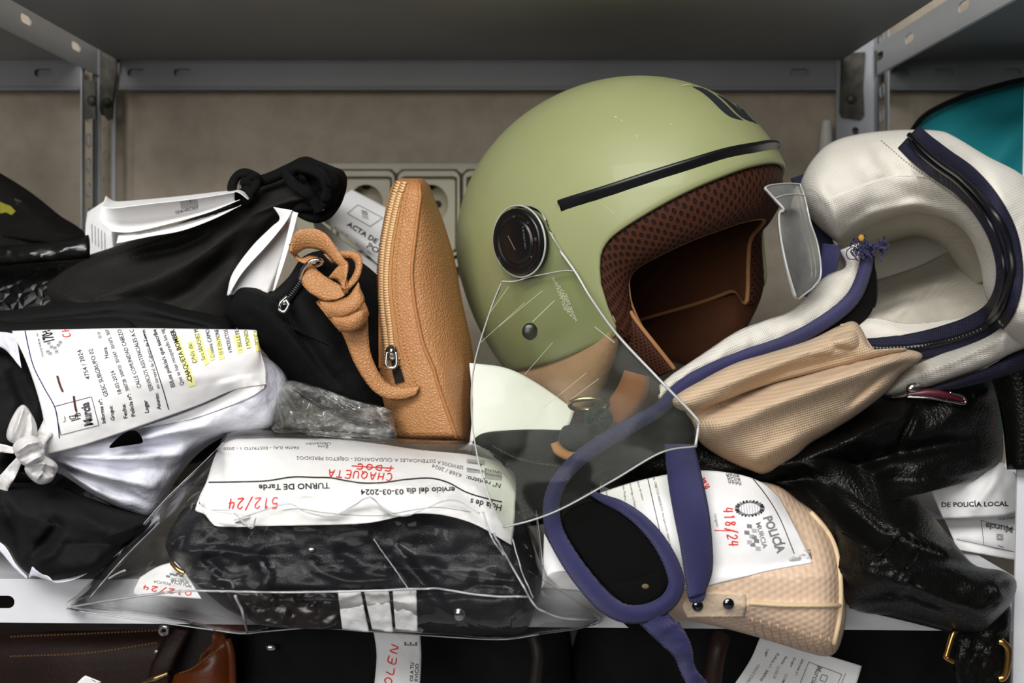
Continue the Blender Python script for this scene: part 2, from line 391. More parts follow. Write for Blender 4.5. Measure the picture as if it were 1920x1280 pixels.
def clear(name, tint, haze, hazecol, rough, bump=None, gloss=1.0, ior=1.5, film=None):
    """thin clear plastic: straight-through view, fresnel reflection and a little milky haze"""
    m = bpy.data.materials.new(name); m.use_nodes = True; nt = m.node_tree; N = nt.nodes.new; L = nt.links.new
    nt.nodes.remove(nt.nodes['Principled BSDF']); out = nt.nodes['Material Output']
    t = N('ShaderNodeBsdfTransparent'); t.inputs[0].default_value = lin(tint)
    d = N('ShaderNodeBsdfTranslucent'); d.inputs[0].default_value = lin(hazecol); d2 = N('ShaderNodeBsdfDiffuse'); d2.inputs[0].default_value = lin(hazecol)
    dd = N('ShaderNodeMixShader'); dd.inputs[0].default_value = .35; L(d2.outputs[0], dd.inputs[1]); L(d.outputs[0], dd.inputs[2])
    mx = N('ShaderNodeMixShader'); mx.inputs[0].default_value = haze; L(t.outputs[0], mx.inputs[1]); L(dd.outputs[0], mx.inputs[2])
    gl = N('ShaderNodeBsdfGlossy'); gl.inputs[1].default_value = rough; gl.inputs[0].default_value = (gloss, gloss, gloss, 1)
    fr = N('ShaderNodeFresnel'); fr.inputs[0].default_value = ior
    if film:                                            # smears, scratches and painted sheen: haze varies over the sheet
        tc = N('ShaderNodeTexCoord'); n = N('ShaderNodeTexNoise'); n.inputs['Scale'].default_value = film[0]; n.inputs['Detail'].default_value = 6; L(tc.outputs['Object'], n.inputs['Vector'])
        r = N('ShaderNodeMapRange'); r.inputs[1].default_value = .45; r.inputs[2].default_value = .7; r.inputs[3].default_value = haze; r.inputs[4].default_value = film[1]; L(n.outputs[0], r.inputs[0]); L(r.outputs[0], mx.inputs[0])
    if bump:
        tc = N('ShaderNodeTexCoord'); n = N('ShaderNodeTexNoise'); n.inputs['Scale'].default_value = bump[0]; n.inputs['Detail'].default_value = 3; n.inputs['Distortion'].default_value = .8; L(tc.outputs['Object'], n.inputs['Vector'])
        u = N('ShaderNodeBump'); u.inputs['Distance'].default_value = bump[1]; L(n.outputs[0], u.inputs['Height']); L(u.outputs[0], gl.inputs['Normal']); L(u.outputs[0], fr.inputs['Normal'])
    f = N('ShaderNodeMixShader'); L(fr.outputs[0], f.inputs[0]); L(mx.outputs[0], f.inputs[1]); L(gl.outputs[0], f.inputs[2]); L(f.outputs[0], out.inputs[0])
    return m

INK = mat('black_ink', '#17171a', .7); INKG = mat('grey_ink', '#7c7c80', .7); RED = mat('red_pen', '#e0302a', .6); BLUE = mat('blue_line', '#1c1c60', .6)
HIGH = mat('highlighter', '#f3f09a', .7); GREYQ = mat('grey_print', '#b4b4b6', .7)
PAPER = mat('paper', '#f2f1f0', .75, ('noise', 60, .0006), vary=('#e6e4e6', 12, .5)); PM = [PAPER, INK, INKG, RED, BLUE, HIGH, GREYQ]
I_K, I_G, I_R, I_B, I_H, I_Q = 1, 2, 3, 4, 5, 6
STEEL = mat('grey_painted_steel', '#a3a6aa', .45, ('noise', 90, .0002), vary=('#94989c', 6, .6))
STEELW = mat('white_painted_steel', '#e6e6ea', .4, ('noise', 90, .0001), vary=('#c6c6cc', 9, .5))
GUSSET = mat('olive_gusset_steel', '#4b4a40', .55, ('noise', 120, .0008), vary=('#2d2c27', 60, .8), metal=.3)
CHROME = mat('chrome', '#d8d8d4', .16, metal=1); GOLD = mat('gold_metal', '#d9a75c', .25, metal=1); STAPLE = mat('rusty_staple', '#5a2e22', .5, metal=.6)
BLKF = mat('black_fabric', '#131312', .85, ('weave', 170, .0005), vary=('#0d0d0d', 14, .7), spec=.2)
BLKN = mat('black_nylon', '#242320', .62, ('rib', 150, .0007, .6), vary=('#191816', 10, .7), spec=.3)
BLKJ = mat('black_cotton', '#141414', .8, ('noise', 260, .0004), vary=('#0e0e0e', 8, .6), spec=.2)
BLKC = mat('black_cord', '#0a0a0a', .8, ('rib', 220, .0006, .8), spec=.2)
BLKP = mat('black_plastic', '#0e0e0f', .32)
BLKL = mat('black_pebbled_leather', '#0c0c0b', .36, [('pebble', 280, .00022)], vary=('#080807', 12, .6), spec=.2)
BLKS = mat('black_smooth_leather', '#14141a', .40, [('pebble', 600, .0001), ('noise', 55, .001)], vary=('#0d0d10', 14, .6), spec=.25)

# ------------------------------------------------------------------ setting
WALLM = mat('beige_plaster', '#b3a796', .9, [('noise', 160, .0012), ('noise', 35, .002)], vary=('#a69a88', 45, .7))
tag(obj('wall_back', box((-2.2, 1.285, 0), (2.2, 1.36, 2.7)), WALLM, smooth=False), 'beige rough plaster wall behind the metal shelving', None, kind='structure')
tag(obj('floor', box((-2.2, -2.4, -.05), (2.2, 1.285, 0)), mat('grey_floor', '#77757a', .6), smooth=False), 'grey floor under the shelving', None, kind='structure')

# ------------------------------------------------------------------ shelving rack
rack = thing('shelving_rack', 'grey slotted steel shelving rack against the beige wall', 'shelving rack', (0, 1.06, 0))
XL, XR = -.505, .4535
xw = lambda px, Y: (px-CX)/F*Y
zw = lambda py, Y: ZC+(CY-py)/F*Y
ZU = .272+ZC                                            # underside of the upper shelf
def rear_post(x, sgn):
    g = G(); hs = [slot(.0, z, .010, .012) for z in np.arange(.05, 2.3, .03)]
    w = .0225 if sgn > 0 else .047
    h1 = [slot(w*.5*1.0, z, .008, .010) for z in np.arange(.05, 2.3, .03)]
    plate([(0, 0), (w, 0), (w, 2.35), (0, 2.35)], h1, .0018, lambda a, b, c: (x+sgn*a, YB+c, b), g)
    h2 = [slot(.026, z, .011, .017) for z in np.arange(.035, 2.3, .03)]
    plate([(0, 0), (.047, 0), (.047, 2.35), (0, 2.35)], h2, .0018, lambda a, b, c: (x+c, YB-a, b), g)
    o = obj('post', g, STEEL, rack, smooth=False); return o
rear_post(XL, 1); rear_post(XR, -1)
def front_post(x, sgn, lean=lambda z: 0):
    g = G(); hs = [slot(.018, z, .010, .014) for z in np.arange(.05, 2.3, .03)]
    plate([(0, 0), (.036, 0), (.036, 2.35), (0, 2.35)], [], .002, lambda a, b, c: (x+lean(b)+sgn*a, YF-.008+c, b), g)
    plate([(0, 0), (.036, 0), (.036, 2.35), (0, 2.35)], hs, .002, lambda a, b, c: (x+lean(b)+sgn*.035+c, YF-.008+a, b), g)
    return obj('post', g, STEELW, rack, smooth=False)
front_post(.4335, 1, lambda z: (-.021*(CY+(ZC-z)*F/YF)+1926-CX)/F*(YF-.009)-.4335); front_post(-.52, -1)
def shelf_board(x0, x1, zt, m, lip_drop=(0, 0), front=True, slots=(), back_slots=(), name='shelf_board'):
    """tray shelf: sheet top with folded lips of 36 mm on the front and rear"""
    g = G(); box((x0, YF, zt-.002), (x1, YB+.012, zt), g)
    H = .036
    if front:
        o = [(x0, -H), (x1, -H-lip_drop[1]), (x1, 0), (x0, 0)]
        plate(o, [slot(a, -.019, .024, .011) for a in slots], .0016, lambda a, b, c: (a, YF+c, zt+b-.0005), g)
        box((x0, YF, zt-H-.0006), (x1, YF+.012, zt-H+.001), g)
    plate([(x0, -H), (x1, -H), (x1, 0), (x0, 0)], [slot(a, -.0165, .023, .0095) for a in back_slots], .0016, lambda a, b, c: (a, YB+.003+c, zt+b), g)
    box((x0, YB+.009, zt-H+.003), (x1, YB+.011, zt-.001), g)
    tube([(x0, YB+.002, zt-H), (x1, YB+.002, zt-H)], .0025, px=False, g=g); tube([(x0, YB+.002, zt-.002), (x1, YB+.002, zt-.002)], .0028, px=False, g=g)
    return obj(name, g, m, rack, smooth=False)
bs = [xw(255, YB), xw(342, YB), xw(1500, YB), .42]
UPS = mat('upper_shelf_grey', '#8f9193', .5, ('noise', 90, .0002), vary=('#7f8183', 6, .6))
shelf_board(xw(222, YB), xw(1577, YB), ZU, UPS, back_slots=bs[:3], front=False)
shelf_board(-1.4, xw(150, YB), ZU, UPS, back_slots=[xw(80, YB), xw(-30, YB)], front=False)
shelf_board(xw(1663, YB), 1.4, ZU, UPS, back_slots=[xw(1688, YB), xw(1772, YB), xw(1900, YB)], front=False)
LOWS = STEELW
shelf_board(-.49, .44, SHELF, LOWS, lip_drop=(0, .008), slots=(xw(2, YF),))
shelf_board(-1.4, -.515, SHELF, LOWS); shelf_board(.475, 1.4, SHELF, LOWS)
shelf_board(-.49, .44, .37, LOWS); shelf_board(.475, 1.4, .37, LOWS); shelf_board(-1.4, -.515, .37, LOWS)
def side_beam(x, sl, yo):
    g = G(); plate([(YF, -.036), (YB-.002, -.036), (YB-.002, .001), (YF, .001)], [slot(y, -.015, .024, .010) for y in sl], .0016, lambda a, b, c: (x+c, a, ZU+.0005+b+yo), g)
    box((min(x, x+.0), YF, ZU-.0365+yo), (x+.0015, YB-.002, ZU-.034+yo), g)
    return obj('side_beam', g, STEEL, rack, smooth=False)
yl = lambda px, x: x*F/(px-CX)
side_beam(XL+.001, [yl(46, XL), yl(140, XL), yl(-60, XL)], .015); side_beam(XR-.001, [yl(1652, XR), yl(1708, XR), yl(1810, XR)], .013)
# corner gussets with torn lower rims and their bolts
def gusset(pts, Y, bolt=None, name='corner_bracket'):
    q = [(a, -b) for a, b in pts]
    g = plate(q, [], .003, lambda a, b, c: (xw(a, Y), Y+c, zw(-b, Y)))
    o = obj(name, g, GUSSET, rack, smooth=False)
    if bolt:
        b = G(); c = P(bolt[0], bolt[1], Y-.004); ball(c, .006, 12, (1, .6, 1), b); b2 = G()
        obj('bolt', b, CHROME if False else GUSSET, o)
    return o
gusset([(187, 94), (222, 94), (222, 112), (212, 185), (209, 222), (203, 226), (197, 218), (191, 216), (187, 205)], YB-.006, (200, 192))
gusset([(158, 150), (180, 152), (180, 225), (172, 222), (160, 224)], YB-.05, (172, 188))
gusset([(1578, 100), (1622, 98), (1618, 165), (1620, 218), (1612, 224), (1578, 220), (1574, 210)], YB-.006, (1596, 185))
gusset([(1640, 95), (1658, 92), (1652, 128), (1641, 140)], YB-.012)

# ------------------------------------------------------------------ socket strip on the wall
SOCK = mat('yellowed_cream_plastic', '#b5ae97', .45, vary=('#a59d86', 25, .5)); DARKH = mat('socket_hole_dark', '#2b281f', .7)
sock = thing('wall_socket', 'cream plastic wall outlet block behind the tan leather pouch', 'wall socket', P(780, 450, 1.27))
YW = 1.272
def rrect(x0, y0, x1, y1, r, n=6):
    out = []
    for cx_, cy_, a0 in ((x1-r, y0+r, -90), (x1-r, y1-r, 0), (x0+r, y1-r, 90), (x0+r, y0+r, 180)):
        for a in np.radians(np.linspace(a0, a0+90, n)): out.append((cx_+r*np.cos(a), cy_+r*np.sin(a)))
    return out
def pplate(o, holes, Y, th, g=None, mi=0):
    return plate([(a, -b) for a, b in o], [[(a, -b) for a, b in h] for h in holes], th, lambda a, b, c: (xw(a, Y), Y+c, zw(-b, Y)), g, mi)
obj('backplate', pplate(rrect(560, 308, 1010, 500, 8), [[(x_+62+34*np.cos(a), 382+38*np.sin(a)) for a in np.linspace(0, 2*np.pi, 33)[:-1]] for x_ in (625, 747, 869)], YW-.002, .018), SOCK, sock, smooth=False)
for x0 in (625, 747, 869):
    x1 = x0+115
    gq = G(); tube([(a, b, YW-.0115) for a, b in rrect(x0-2, 319, x1+2, 482, 15)], .0016, 6, closed=True, g=gq, samples=160); tube([(a, b, YW-.0205) for a, b in rrect(x0+7, 332, x1-7, 471, 9)], .0014, 6, closed=True, g=gq, samples=160); obj('groove_shade', gq, mat('socket_groove_shade', '#5d5743', .7), sock)  # dark tubes stand in for the shade in the frame gaps
    f = obj('frame', pplate(rrect(x0, 321, x1, 480, 14), [rrect(x0+8, 333, x1-8, 470, 8)], YW-.016, .008), SOCK, sock, smooth=False)
    cxs = (x0+x1)/2+4
    c = obj('cover', pplate(rrect(x0+8, 333, x1-8, 470, 8), [[(cxs+32*np.cos(a), 382+36*np.sin(a)) for a in np.linspace(0, 2*np.pi, 33)[:-1]]], YW-.014, .004), SOCK, sock, smooth=False)
    g = G(); N = 32; V = []
    for k, (r, y) in enumerate(((1.0, YW-.0155), (.97, YW+.009), (.0, YW+.0095))):
        for a in np.linspace(0, 2*np.pi, N+1)[:-1]: V.append(P(cxs+32*r*np.cos(a), 382+36*r*np.sin(a), y))
    g.add(V, grid_faces(3, N, wv=True)); w = obj('recess', g, SOCK, sock)
    for dx, dy in ((-11, 0), (11, 0), (0, -33)):
        g = G(); ball(P(cxs+dx, 382+dy, YW+.006), .0045, 10, (1.2, .5, 1), g); obj('contact_hole', g, DARKH, w)
"""small white peg on the wall by the right post"""
g = G(); tube([(1548, 285, 1.25), (1549, 250, 1.25), (1550, 226, 1.25)], .0075, 12, taper=[1.2, 1, .75], g=g)
tag(obj('nozzle', g, mat('white_plastic', '#cfcdc6', .5)), 'small white tapered plastic nozzle standing behind the cream backpack', 'nozzle')

# ------------------------------------------------------------------ things at the far left
DARKB = mat('dark_patterned_nylon', '#0d0c0a', .85, ('noise', 200, .0006), vary=('#1a1813', 26, .8), spec=.2); YEL = mat('yellow_print', '#8f8a22', .8)
bp = thing('backpack', 'dark mottled backpack with a yellow patch leaning behind the crocodile bag', 'backpack', P(60, 900, 1.12))
gb = blob([(-120, 300), (-40, 305), (10, 330), (60, 362), (110, 402), (168, 450), (176, 560), (150, 900), (-120, 900)], 1.12, .05, .04, spine=[(0, 620)], noise=(.006, 60), fold=[([(0, 340), (60, 400), (150, 470)], 10, .006)])
bv = gb.bvh(); gb2 = gb
for q in ([(0, 378), (8, 382), (20, 386), (30, 396), (22, 403), (12, 398), (0, 400)],):
    V, ok = lay(bv, q, .0008); gb.add(V, [tuple(range(len(q)))], 1)
gb.add(lay(bv, [(26, 372), (40, 378), (34, 384)], .0008)[0], [(0, 1, 2)], 2)
obj('body', gb, [DARKB, YEL, mat('khaki_print', '#3b382b', .8)], bp)
obj('strap', strap([(-20, 430, 1.085), (60, 440, 1.08), (120, 450, 1.085), (160, 455, 1.10)], 22, .003), DARKB, bp)
CROC = mat('black_crocodile_leather', '#0c0c0c', .3, [('pebble', 75, .0012)], spec=.35)
cb = thing('handbag', 'black crocodile-embossed leather handbag at the far left behind the printed form', 'handbag', P(40, 880, 1.04))
obj('body', blob([(-120, 490), (0, 497), (110, 492), (200, 496), (235, 520), (225, 600), (200, 900), (-120, 900)], 1.05, .045, .04, spine=[(40, 690)], p=3), CROC, cb)
obj('rim_band', band([(-80, 470, 1.0), (0, 461, 1.0), (80, 455, 1.0), (166, 440, 1.01)], [(-80, 505, .995), (0, 498, .995), (80, 492, .995), (168, 484, 1.005)], th=.006, bulge=.006), mat('black_crocodile_band', '#131313', .22, [('cells', 75, .004)]), cb)
g = sheet([[(194, 378, 1.10), (208, 420, 1.10), (215, 500, 1.10)], [(164, 398, 1.09), (160, 440, 1.09), (163, 520, 1.09)]], noise=(.001, 40))
bvv = g.bvh()
for k in range(5): line(g, bvv, [(172+6*k, 420+4*k), (173+6*k, 455+4*k)], 1.5, I_G)
tag(obj('paper_slip', g, PM), 'narrow white paper slip hanging before the left rear post', 'paper')

# ------------------------------------------------------------------ black drawstring bag with folded report
db = thing('drawstring_bag', 'black ribbed drawstring bag lying below a folded white report', 'bag', P(350, 900, 1.06))
g = blob([(84, 545), (100, 520), (150, 485), (215, 462), (300, 432), (380, 400), (440, 372), (480, 352), (520, 332), (565, 318), (615, 318), (632, 345), (620, 385), (560, 402), (520, 420), (495, 460), (470, 520), (430, 640), (330, 700), (200, 700), (110, 590)], 1.03, .055, .06,
    spine=[(180, 560), (300, 530), (420, 450), (570, 360)], noise=(.004, 70),
    fold=[([(130, 505), (230, 470), (370, 425), (470, 375)], 16, .012), ([(190, 560), (300, 520), (390, 470), (470, 400)], 22, .014), ([(250, 480), (330, 470), (400, 440)], 12, -.014),
          ([(260, 600), (360, 545), (440, 470)], 16, -.012), ([(480, 360), (560, 340), (620, 340)], 9, -.010), ([(470, 400), (540, 375), (600, 370)], 8, .008), ([(110, 560), (200, 575), (330, 580)], 12, .008)])
obj('body', g, BLKN, db)
g = G()
for pth in ([(440, 372), (435, 350), (445, 330), (462, 324), (480, 334), (478, 352), (462, 368), (450, 360)], [(452, 338), (470, 345), (484, 340), (476, 330), (460, 342), (468, 368), (455, 380), (434, 374)]):
    tube([(a, b, .965+.004*k % .01) for k, (a, b) in enumerate(pth)], .0045, 8, samples=60, g=g)
obj('cord_knot', g, BLKC, db)
g = G()
tube([(480, 342, .985), (510, 332, .98), (545, 316, .975), (572, 304, .975), (596, 312, .97), (622, 322, .97), (638, 330, .975), (640, 350, .98), (630, 380, .985), (612, 402, .985), (590, 408, .985), (565, 398, .985), (560, 388, .98), (590, 386, .975), (610, 380, .97)], .0055, 8, samples=120, g=g)
tube([(535, 320, .97), (550, 345, .965), (572, 360, .96), (585, 372, .965), (600, 395, .97)], .0055, 8, g=g)
tube([(545, 325, .97), (560, 312, .962), (600, 325, .955), (615, 350, .958), (612, 372, .965)], .006, 8, g=g)
obj('drawstring', g, BLKC, db)
g = blob([(556, 318), (575, 303), (600, 312), (622, 316), (640, 330), (641, 352), (628, 384), (600, 392), (575, 384), (562, 350)], .975, .02, .04, noise=(.006, 25), fold=[([(570, 310), (590, 350), (610, 385)], 7, -.012), ([(600, 318), (622, 350), (618, 380)], 6, .008)])
obj('gathered_top', g, mat('black_web', '#080808', .9, ('weave', 170, .0004), spec=.15), db)
# folded report lying on it
rp = thing('folded_report', 'folded white report lying on the black drawstring bag', 'paper', P(330, 470, .965))
g = sheet([[(199, 366, .985), (215, 376, .985), (240, 376, .985), (330, 368, .98), (430, 357, .972), (455, 358, .962), (468, 372, .955)], [(190, 388, .945), (215, 390, .945), (280, 382, .944), (360, 373, .944), (430, 362, .944), (446, 360, .944), (466, 374, .944)]], 14, 60, noise=(.0008, 60))
obj('upper_leaf', g, PM, rp)
g = sheet([[(190, 386, .968), (240, 382, .976), (300, 374, .978), (370, 368, .972), (440, 358, .96)], [(188, 412, .964), (240, 416, .975), (300, 408, .978), (370, 394, .970), (440, 375, .957)], [(210, 434, .952), (250, 434, .952), (320, 418, .952), (390, 398, .951), (450, 374, .951)]], 20, 60, noise=(.0006, 60))
bvv = g.bvh(); quad(g, bvv, [(338, 378), (370, 374), (372, 388), (340, 392)], I_Q)
text(g, bvv, 'SERVICIO', (330, 402), (372, 392), 6, I_K); line(g, bvv, [(356, 372), (358, 380)], 1.2, I_K)
obj('middle_leaf', g, PM, rp)
g = sheet([[(222, 440, .958), (280, 432, .962), (340, 418, .965), (400, 402, .962), (450, 386, .955)], [(218, 456, .95), (280, 443, .95), (340, 432, .95), (400, 410, .95), (452, 384, .95)]], 14, 50, noise=(.0006, 60))
bvv = g.bvh(); line(g, bvv, [(254, 424+12), (256, 436+5)], 1, I_G); text(g, bvv, 'FECHA DEL ACTA', (258, 441), (300, 433), 7, I_G); text(g, bvv, 'TURNO DE TARDE - AGENTES', (318, 426), (408, 402), 6, I_K)
obj('lower_leaf', g, PM, rp)

# ------------------------------------------------------------------ black jacket in layers and the tied white bag
ja = thing('folded_jacket', 'black folded jacket in flat layers behind the highlighted form', 'jacket', P(200, 900, .99))
g = blob([(-120, 585), (0, 582), (60, 575), (130, 566), (200, 555), (258, 553), (300, 566), (350, 578), (400, 590), (436, 606), (450, 660), (430, 840), (-120, 840)], .985, .05, .05, spine=[(60, 700), (330, 700)], p=3,
    fold=[([(-60, 598), (60, 588), (200, 573), (240, 566), (330, 590), (420, 612)], 7, .007), ([(-60, 612), (100, 602), (220, 590), (300, 600), (400, 618)], 5, -.006), ([(260, 560), (330, 592), (420, 605)], 12, .006)], noise=(.002, 40))
obj('upper_layer', g, BLKJ, ja)
g = blob([(-120, 612), (40, 604), (160, 596), (236, 595), (262, 612), (300, 618), (400, 620), (420, 680), (400, 860), (-120, 860)], .952, .03, .03, spine=[(60, 720), (300, 720)], p=3, fold=[([(100, 612), (180, 606), (240, 604), (262, 620)], 5, .004)], noise=(.0015, 40))
obj('lower_layer', g, BLKJ, ja)
WHT = mat('white_plastic_film', '#e4e5ee', .42, [('noise', 45, .004)], vary=('#d3d5e6', 14, .7))
jb = thing('jacket_bundle', 'bulging black padded garment bundle spilling below the tied white bag', 'clothing', P(140, 1086, .90))
g = blob([(-90, 900), (-30, 900), (60, 905), (110, 912), (200, 945), (270, 965), (300, 975), (262, 1012), (215, 1050), (165, 1078), (100, 1087), (60, 1078), (36, 1060), (10, 1020), (-40, 1000), (-90, 980)], .905, .075, .012, Yfun=lambda x, y: .905-np.clip((y-1020)/67, 0, 1)*.05, spine=[(-20, 950), (190, 1010)], noise=(.004, 50),
    fold=[([(45, 1065), (80, 1020), (110, 985), (95, 970)], 9, -.012), ([(60, 1060), (100, 1035), (125, 1000)], 10, .008), ([(0, 930), (30, 990), (40, 1050)], 12, -.008), ([(120, 930), (200, 980), (260, 985)], 30, .008)])
obj('lower_bulge', g, BLKJ, jb)
g = blob([(-100, 640), (10, 650), (60, 668), (90, 720), (100, 790), (60, 830), (20, 870), (60, 905), (0, 930), (-100, 930)], .93, .045, .03, spine=[(-20, 720), (-10, 880)], noise=(.003, 50), fold=[([(20, 690), (50, 760), (30, 830)], 14, -.008)])
obj('upper_bulge', g, BLKJ, jb)
wb = thing('plastic_bag', 'thin white plastic carrier bag tied in a knot under the highlighted form', 'plastic bag', P(250, 985, .90))
fr = []
for k, (e, w, a) in enumerate([((480, 690), 16, .010), ((440, 740), 12, -.012), ((420, 790), 13, .012), ((380, 815), 9, -.011), ((360, 850), 10, .011), ((330, 880), 8, -.009), ((310, 915), 8, .010), ((290, 945), 7, -.008), ((250, 955), 6, .007)]):
    fr.append(([(75, 856), ((75+e[0])/2, (856+e[1])/2+6), e], w, a))
g = blob([(70, 845), (90, 790), (110, 690), (180, 640), (330, 640), (470, 660), (525, 690), (540, 730), (512, 800), (440, 815), (420, 818), (372, 850), (330, 900), (290, 968), (255, 965), (190, 938), (120, 892), (76, 875)], .905, .05, .03, spine=[(150, 840), (300, 790), (430, 730)], p=2.6, fold=fr, noise=(.0035, 34))
wbody = g; obj('body', g, WHT, wb)
TIE = mat('white_film_tie', '#eeece8', .4, [('noise', 60, .003)], vary=('#dcdade', 20, .6))
g = blob([(12, 818), (18, 792), (34, 764), (48, 760), (64, 784), (70, 806), (66, 822), (40, 832), (22, 830)], .835, .014, .01, noise=(.001, 20), fold=[([(24, 822), (34, 795), (44, 764)], 4, .006), ([(40, 828), (48, 800), (54, 775)], 4, -.006), ([(58, 822), (60, 800), (56, 780)], 4, .004)]); obj('upper_loop', g, TIE, wb)
g = blob([(52, 866), (70, 850), (92, 858), (108, 872), (104, 890), (94, 904), (74, 908), (56, 896), (46, 880)], .83, .014, .012, noise=(.001, 20), fold=[([(56, 872), (80, 868), (104, 876)], 4, .006), ([(60, 886), (82, 882), (100, 892)], 4, -.005), ([(70, 900), (78, 884), (84, 866)], 4, .004)]); obj('lower_loop', g, TIE, wb)
g = blob([(24, 836), (36, 822), (60, 816), (76, 826), (84, 846), (78, 864), (62, 876), (44, 872), (30, 856)], .822, .018, .014, noise=(.001, 20), fold=[([(30, 848), (52, 832), (76, 828)], 4, .007), ([(36, 862), (58, 846), (82, 842)], 4, -.007), ([(48, 872), (66, 860), (82, 856)], 4, .006)])
obj('knot', g, TIE, wb)
for a, b in (([(25, 838, .835), (0, 832, .84), (-40, 826, .85)], [(25, 850, .835), (0, 848, .84), (-40, 850, .85)]),
             ([(32, 856, .835), (10, 880, .84), (-8, 905, .85), (-14, 960, .86)], [(42, 866, .835), (28, 895, .84), (12, 925, .845), (-4, 985, .86)]),
             ([(60, 830, .83), (80, 790, .838), (92, 760, .845)], [(80, 836, .83), (98, 815, .838), (112, 800, .845)])):
    obj('tail', band(a, b, 24, .0005, noise=(.003, 18)), TIE, wb)
g = sheet([[(60, 1062, .832), (90, 1080, .832), (105, 1092, .832), (140, 1086, .834), (175, 1068, .84), (240, 1025, .85), (300, 970, .86)], [(52, 1085, .836), (62, 1080, .836), (100, 1088, .836), (140, 1080, .84), (170, 1064, .845), (236, 1020, .86), (292, 966, .87)]], 5, 60, noise=(.001, 20))
obj('lower_hem', g, WHT, wb)
g = sheet([[(-40, 1000, .845), (5, 1020, .84), (30, 1058, .835), (50, 1080, .832)], [(-40, 1008, .845), (-4, 1030, .84), (26, 1064, .835), (50, 1086, .832)]], 5, 40)
obj('lower_hem', g, WHT, wb)
g = sheet([[(-60, 626, .89), (0, 622, .885), (30, 626, .88)], [(-60, 652, .885), (0, 650, .882), (40, 690, .875)]], 8, 20, noise=(.002, 20))
obj('side_flap', g, WHT, wb)
wbv = wbody.bvh()
g = blob([(205, 838), (232, 812), (256, 808), (268, 828), (252, 833), (230, 836)], .838, .004, .004); obj('torn_opening', g, mat('black_gap_lining', '#030303', .95, spec=.02), wb)

# the highlighted form
fm = thing('printed_form', 'stapled white form with yellow highlighted list lying on the tied white bag', 'paper', P(250, 850, .85))
g = sheet([[(250, 806, .85), (340, 776, .853), (420, 742, .857), (470, 716, .86), (498, 723, .866)], [(285, 800, .862), (360, 785, .862), (420, 765, .864), (470, 745, .866), (495, 728, .868)]], 10, 40); drape(g, wbv, 10, 40, .0015); obj('turned_edge', g, PM, fm)
g = sheet([[(22, 620, .862), (120, 617, .858), (240, 615, .855), (360, 616, .858), (470, 618, .868), (481, 622, .87)],
           [(50, 680, .842), (130, 670, .838), (240, 660, .834), (360, 655, .838), (470, 655, .852), (490, 662, .86)],
           [(72, 745, .836), (150, 735, .830), (250, 712, .826), (360, 700, .832), (460, 696, .85), (498, 690, .862)],
           [(82, 790, .838), (160, 785, .830), (260, 752, .830), (370, 726, .838), (450, 712, .852), (499, 716, .862)],
           [(90, 852, .845), (165, 832, .838), (260, 800, .838), (370, 760, .846), (440, 730, .856), (500, 720, .866)]], 60, 90, .0004, noise=(.0012, 55)); drape(g, wbv, 60, 90, .003, 14)
bv = g.bvh(); z = zr(0, 560, 2.909)
T = lambda s, a, b, h, m=I_K, bold=0: text(g, bv, s, z(*a), z(*b), h*1.22/2.909, m, bold)
for q in ([(1030, 480), (935, 160), (960, 160), (1070, 470)], [(1050, 350), (1020, 240), (1055, 232), (1085, 340)], [(1115, 365), (1060, 190), (1090, 190), (1140, 350)], [(1145, 340), (1125, 270), (1150, 270), (1175, 330)],
          [(1195, 335), (1175, 215), (1200, 210), (1225, 325)], [(1295, 300), (1270, 200), (1300, 195), (1330, 290)], [(1345, 275), (1330, 190), (1350, 185), (1370, 265)], [(1395, 290), (1380, 180), (1405, 180), (1425, 280)]):
    quad(g, bv, [z(*p) for p in q], I_H, 8)
T('Informe nº:', (577, 675), (556, 545), 17, bold=.8); T('4754 / 2024', (494, 435), (444, 277), 20); T('Grupo:', (626, 660), (613, 580), 17, bold=.8); T('GESC SUBGRUPO 02', (592, 527), (505, 272), 20)
T('Hora', (594, 322), (583, 265), 18, bold=.5); T('00:39', (556, 215), (548, 180), 15, I_G); T('Fecha:', (696, 648), (682, 570), 17, bold=.8); T('18-02-2024', (665, 512), (623, 390), 18)
T('300728  300920  301047  301075  307', (706, 497), (592, 166), 16); T('Policía nº:', (738, 637), (712, 515), 17, bold=.8); T('CALLE COMUNIDAD CABEZO', (772, 480), (660, 166), 19)
T('Lugar', (812, 618), (802, 550), 18, bold=.8); T('SERVICIOS ASISTENCIALES A C', (838, 495), (728, 166), 19); T('Asunto:', (878, 600), (862, 510), 17, bold=.8); T('en carnaval de Cabezo de Torres', (872, 485), (790, 168), 17)
line(g, bv, [z(775, 160), z(830, 310), z(885, 480), z(920, 602)], 1.6, I_K)
T('El/Los policía/s que suscribe', (955, 475), (850, 166), 19, bold=.6); T('Que se han recuperado los sig', (1004, 465), (892, 166), 18); T('-CHAQUETA BOMBER', (1053, 450), (950, 166), 21, bold=.9)
T('DNIs de:', (1075, 345), (1045, 240), 21); T('Sara SÁNCHEZ M', (1120, 332), (1078, 166), 19); T('Cristina CAMO', (1172, 320), (1140, 166), 18); T('10 € EN MONE', (1218, 302), (1190, 166), 18)
T('4 PRODUCTOS', (1268, 292), (1240, 168), 18); T('1 BILLETE', (1322, 280), (1300, 170), 17); T('1 MONED', (1365, 270), (1348, 172), 17); T('ESTUCH', (1415, 252), (1400, 176), 18)
line(g, bv, [z(138, 175), z(155, 260), z(185, 370), z(240, 480), z(300, 590), z(318, 680), z(325, 758)], 1.8, I_B)
for a, b in (((300, 586), (500, 534)), ((500, 534), (540, 688)), ((540, 688), (333, 742)), ((333, 742), (300, 586))): line(g, bv, [z(*a), z(*b)], 1, I_K)
T('Murcia', (508, 684), (484, 562), 38, I_G, 2.2); T('Murcia', (508, 684), (484, 562), 38, I_K, .2)
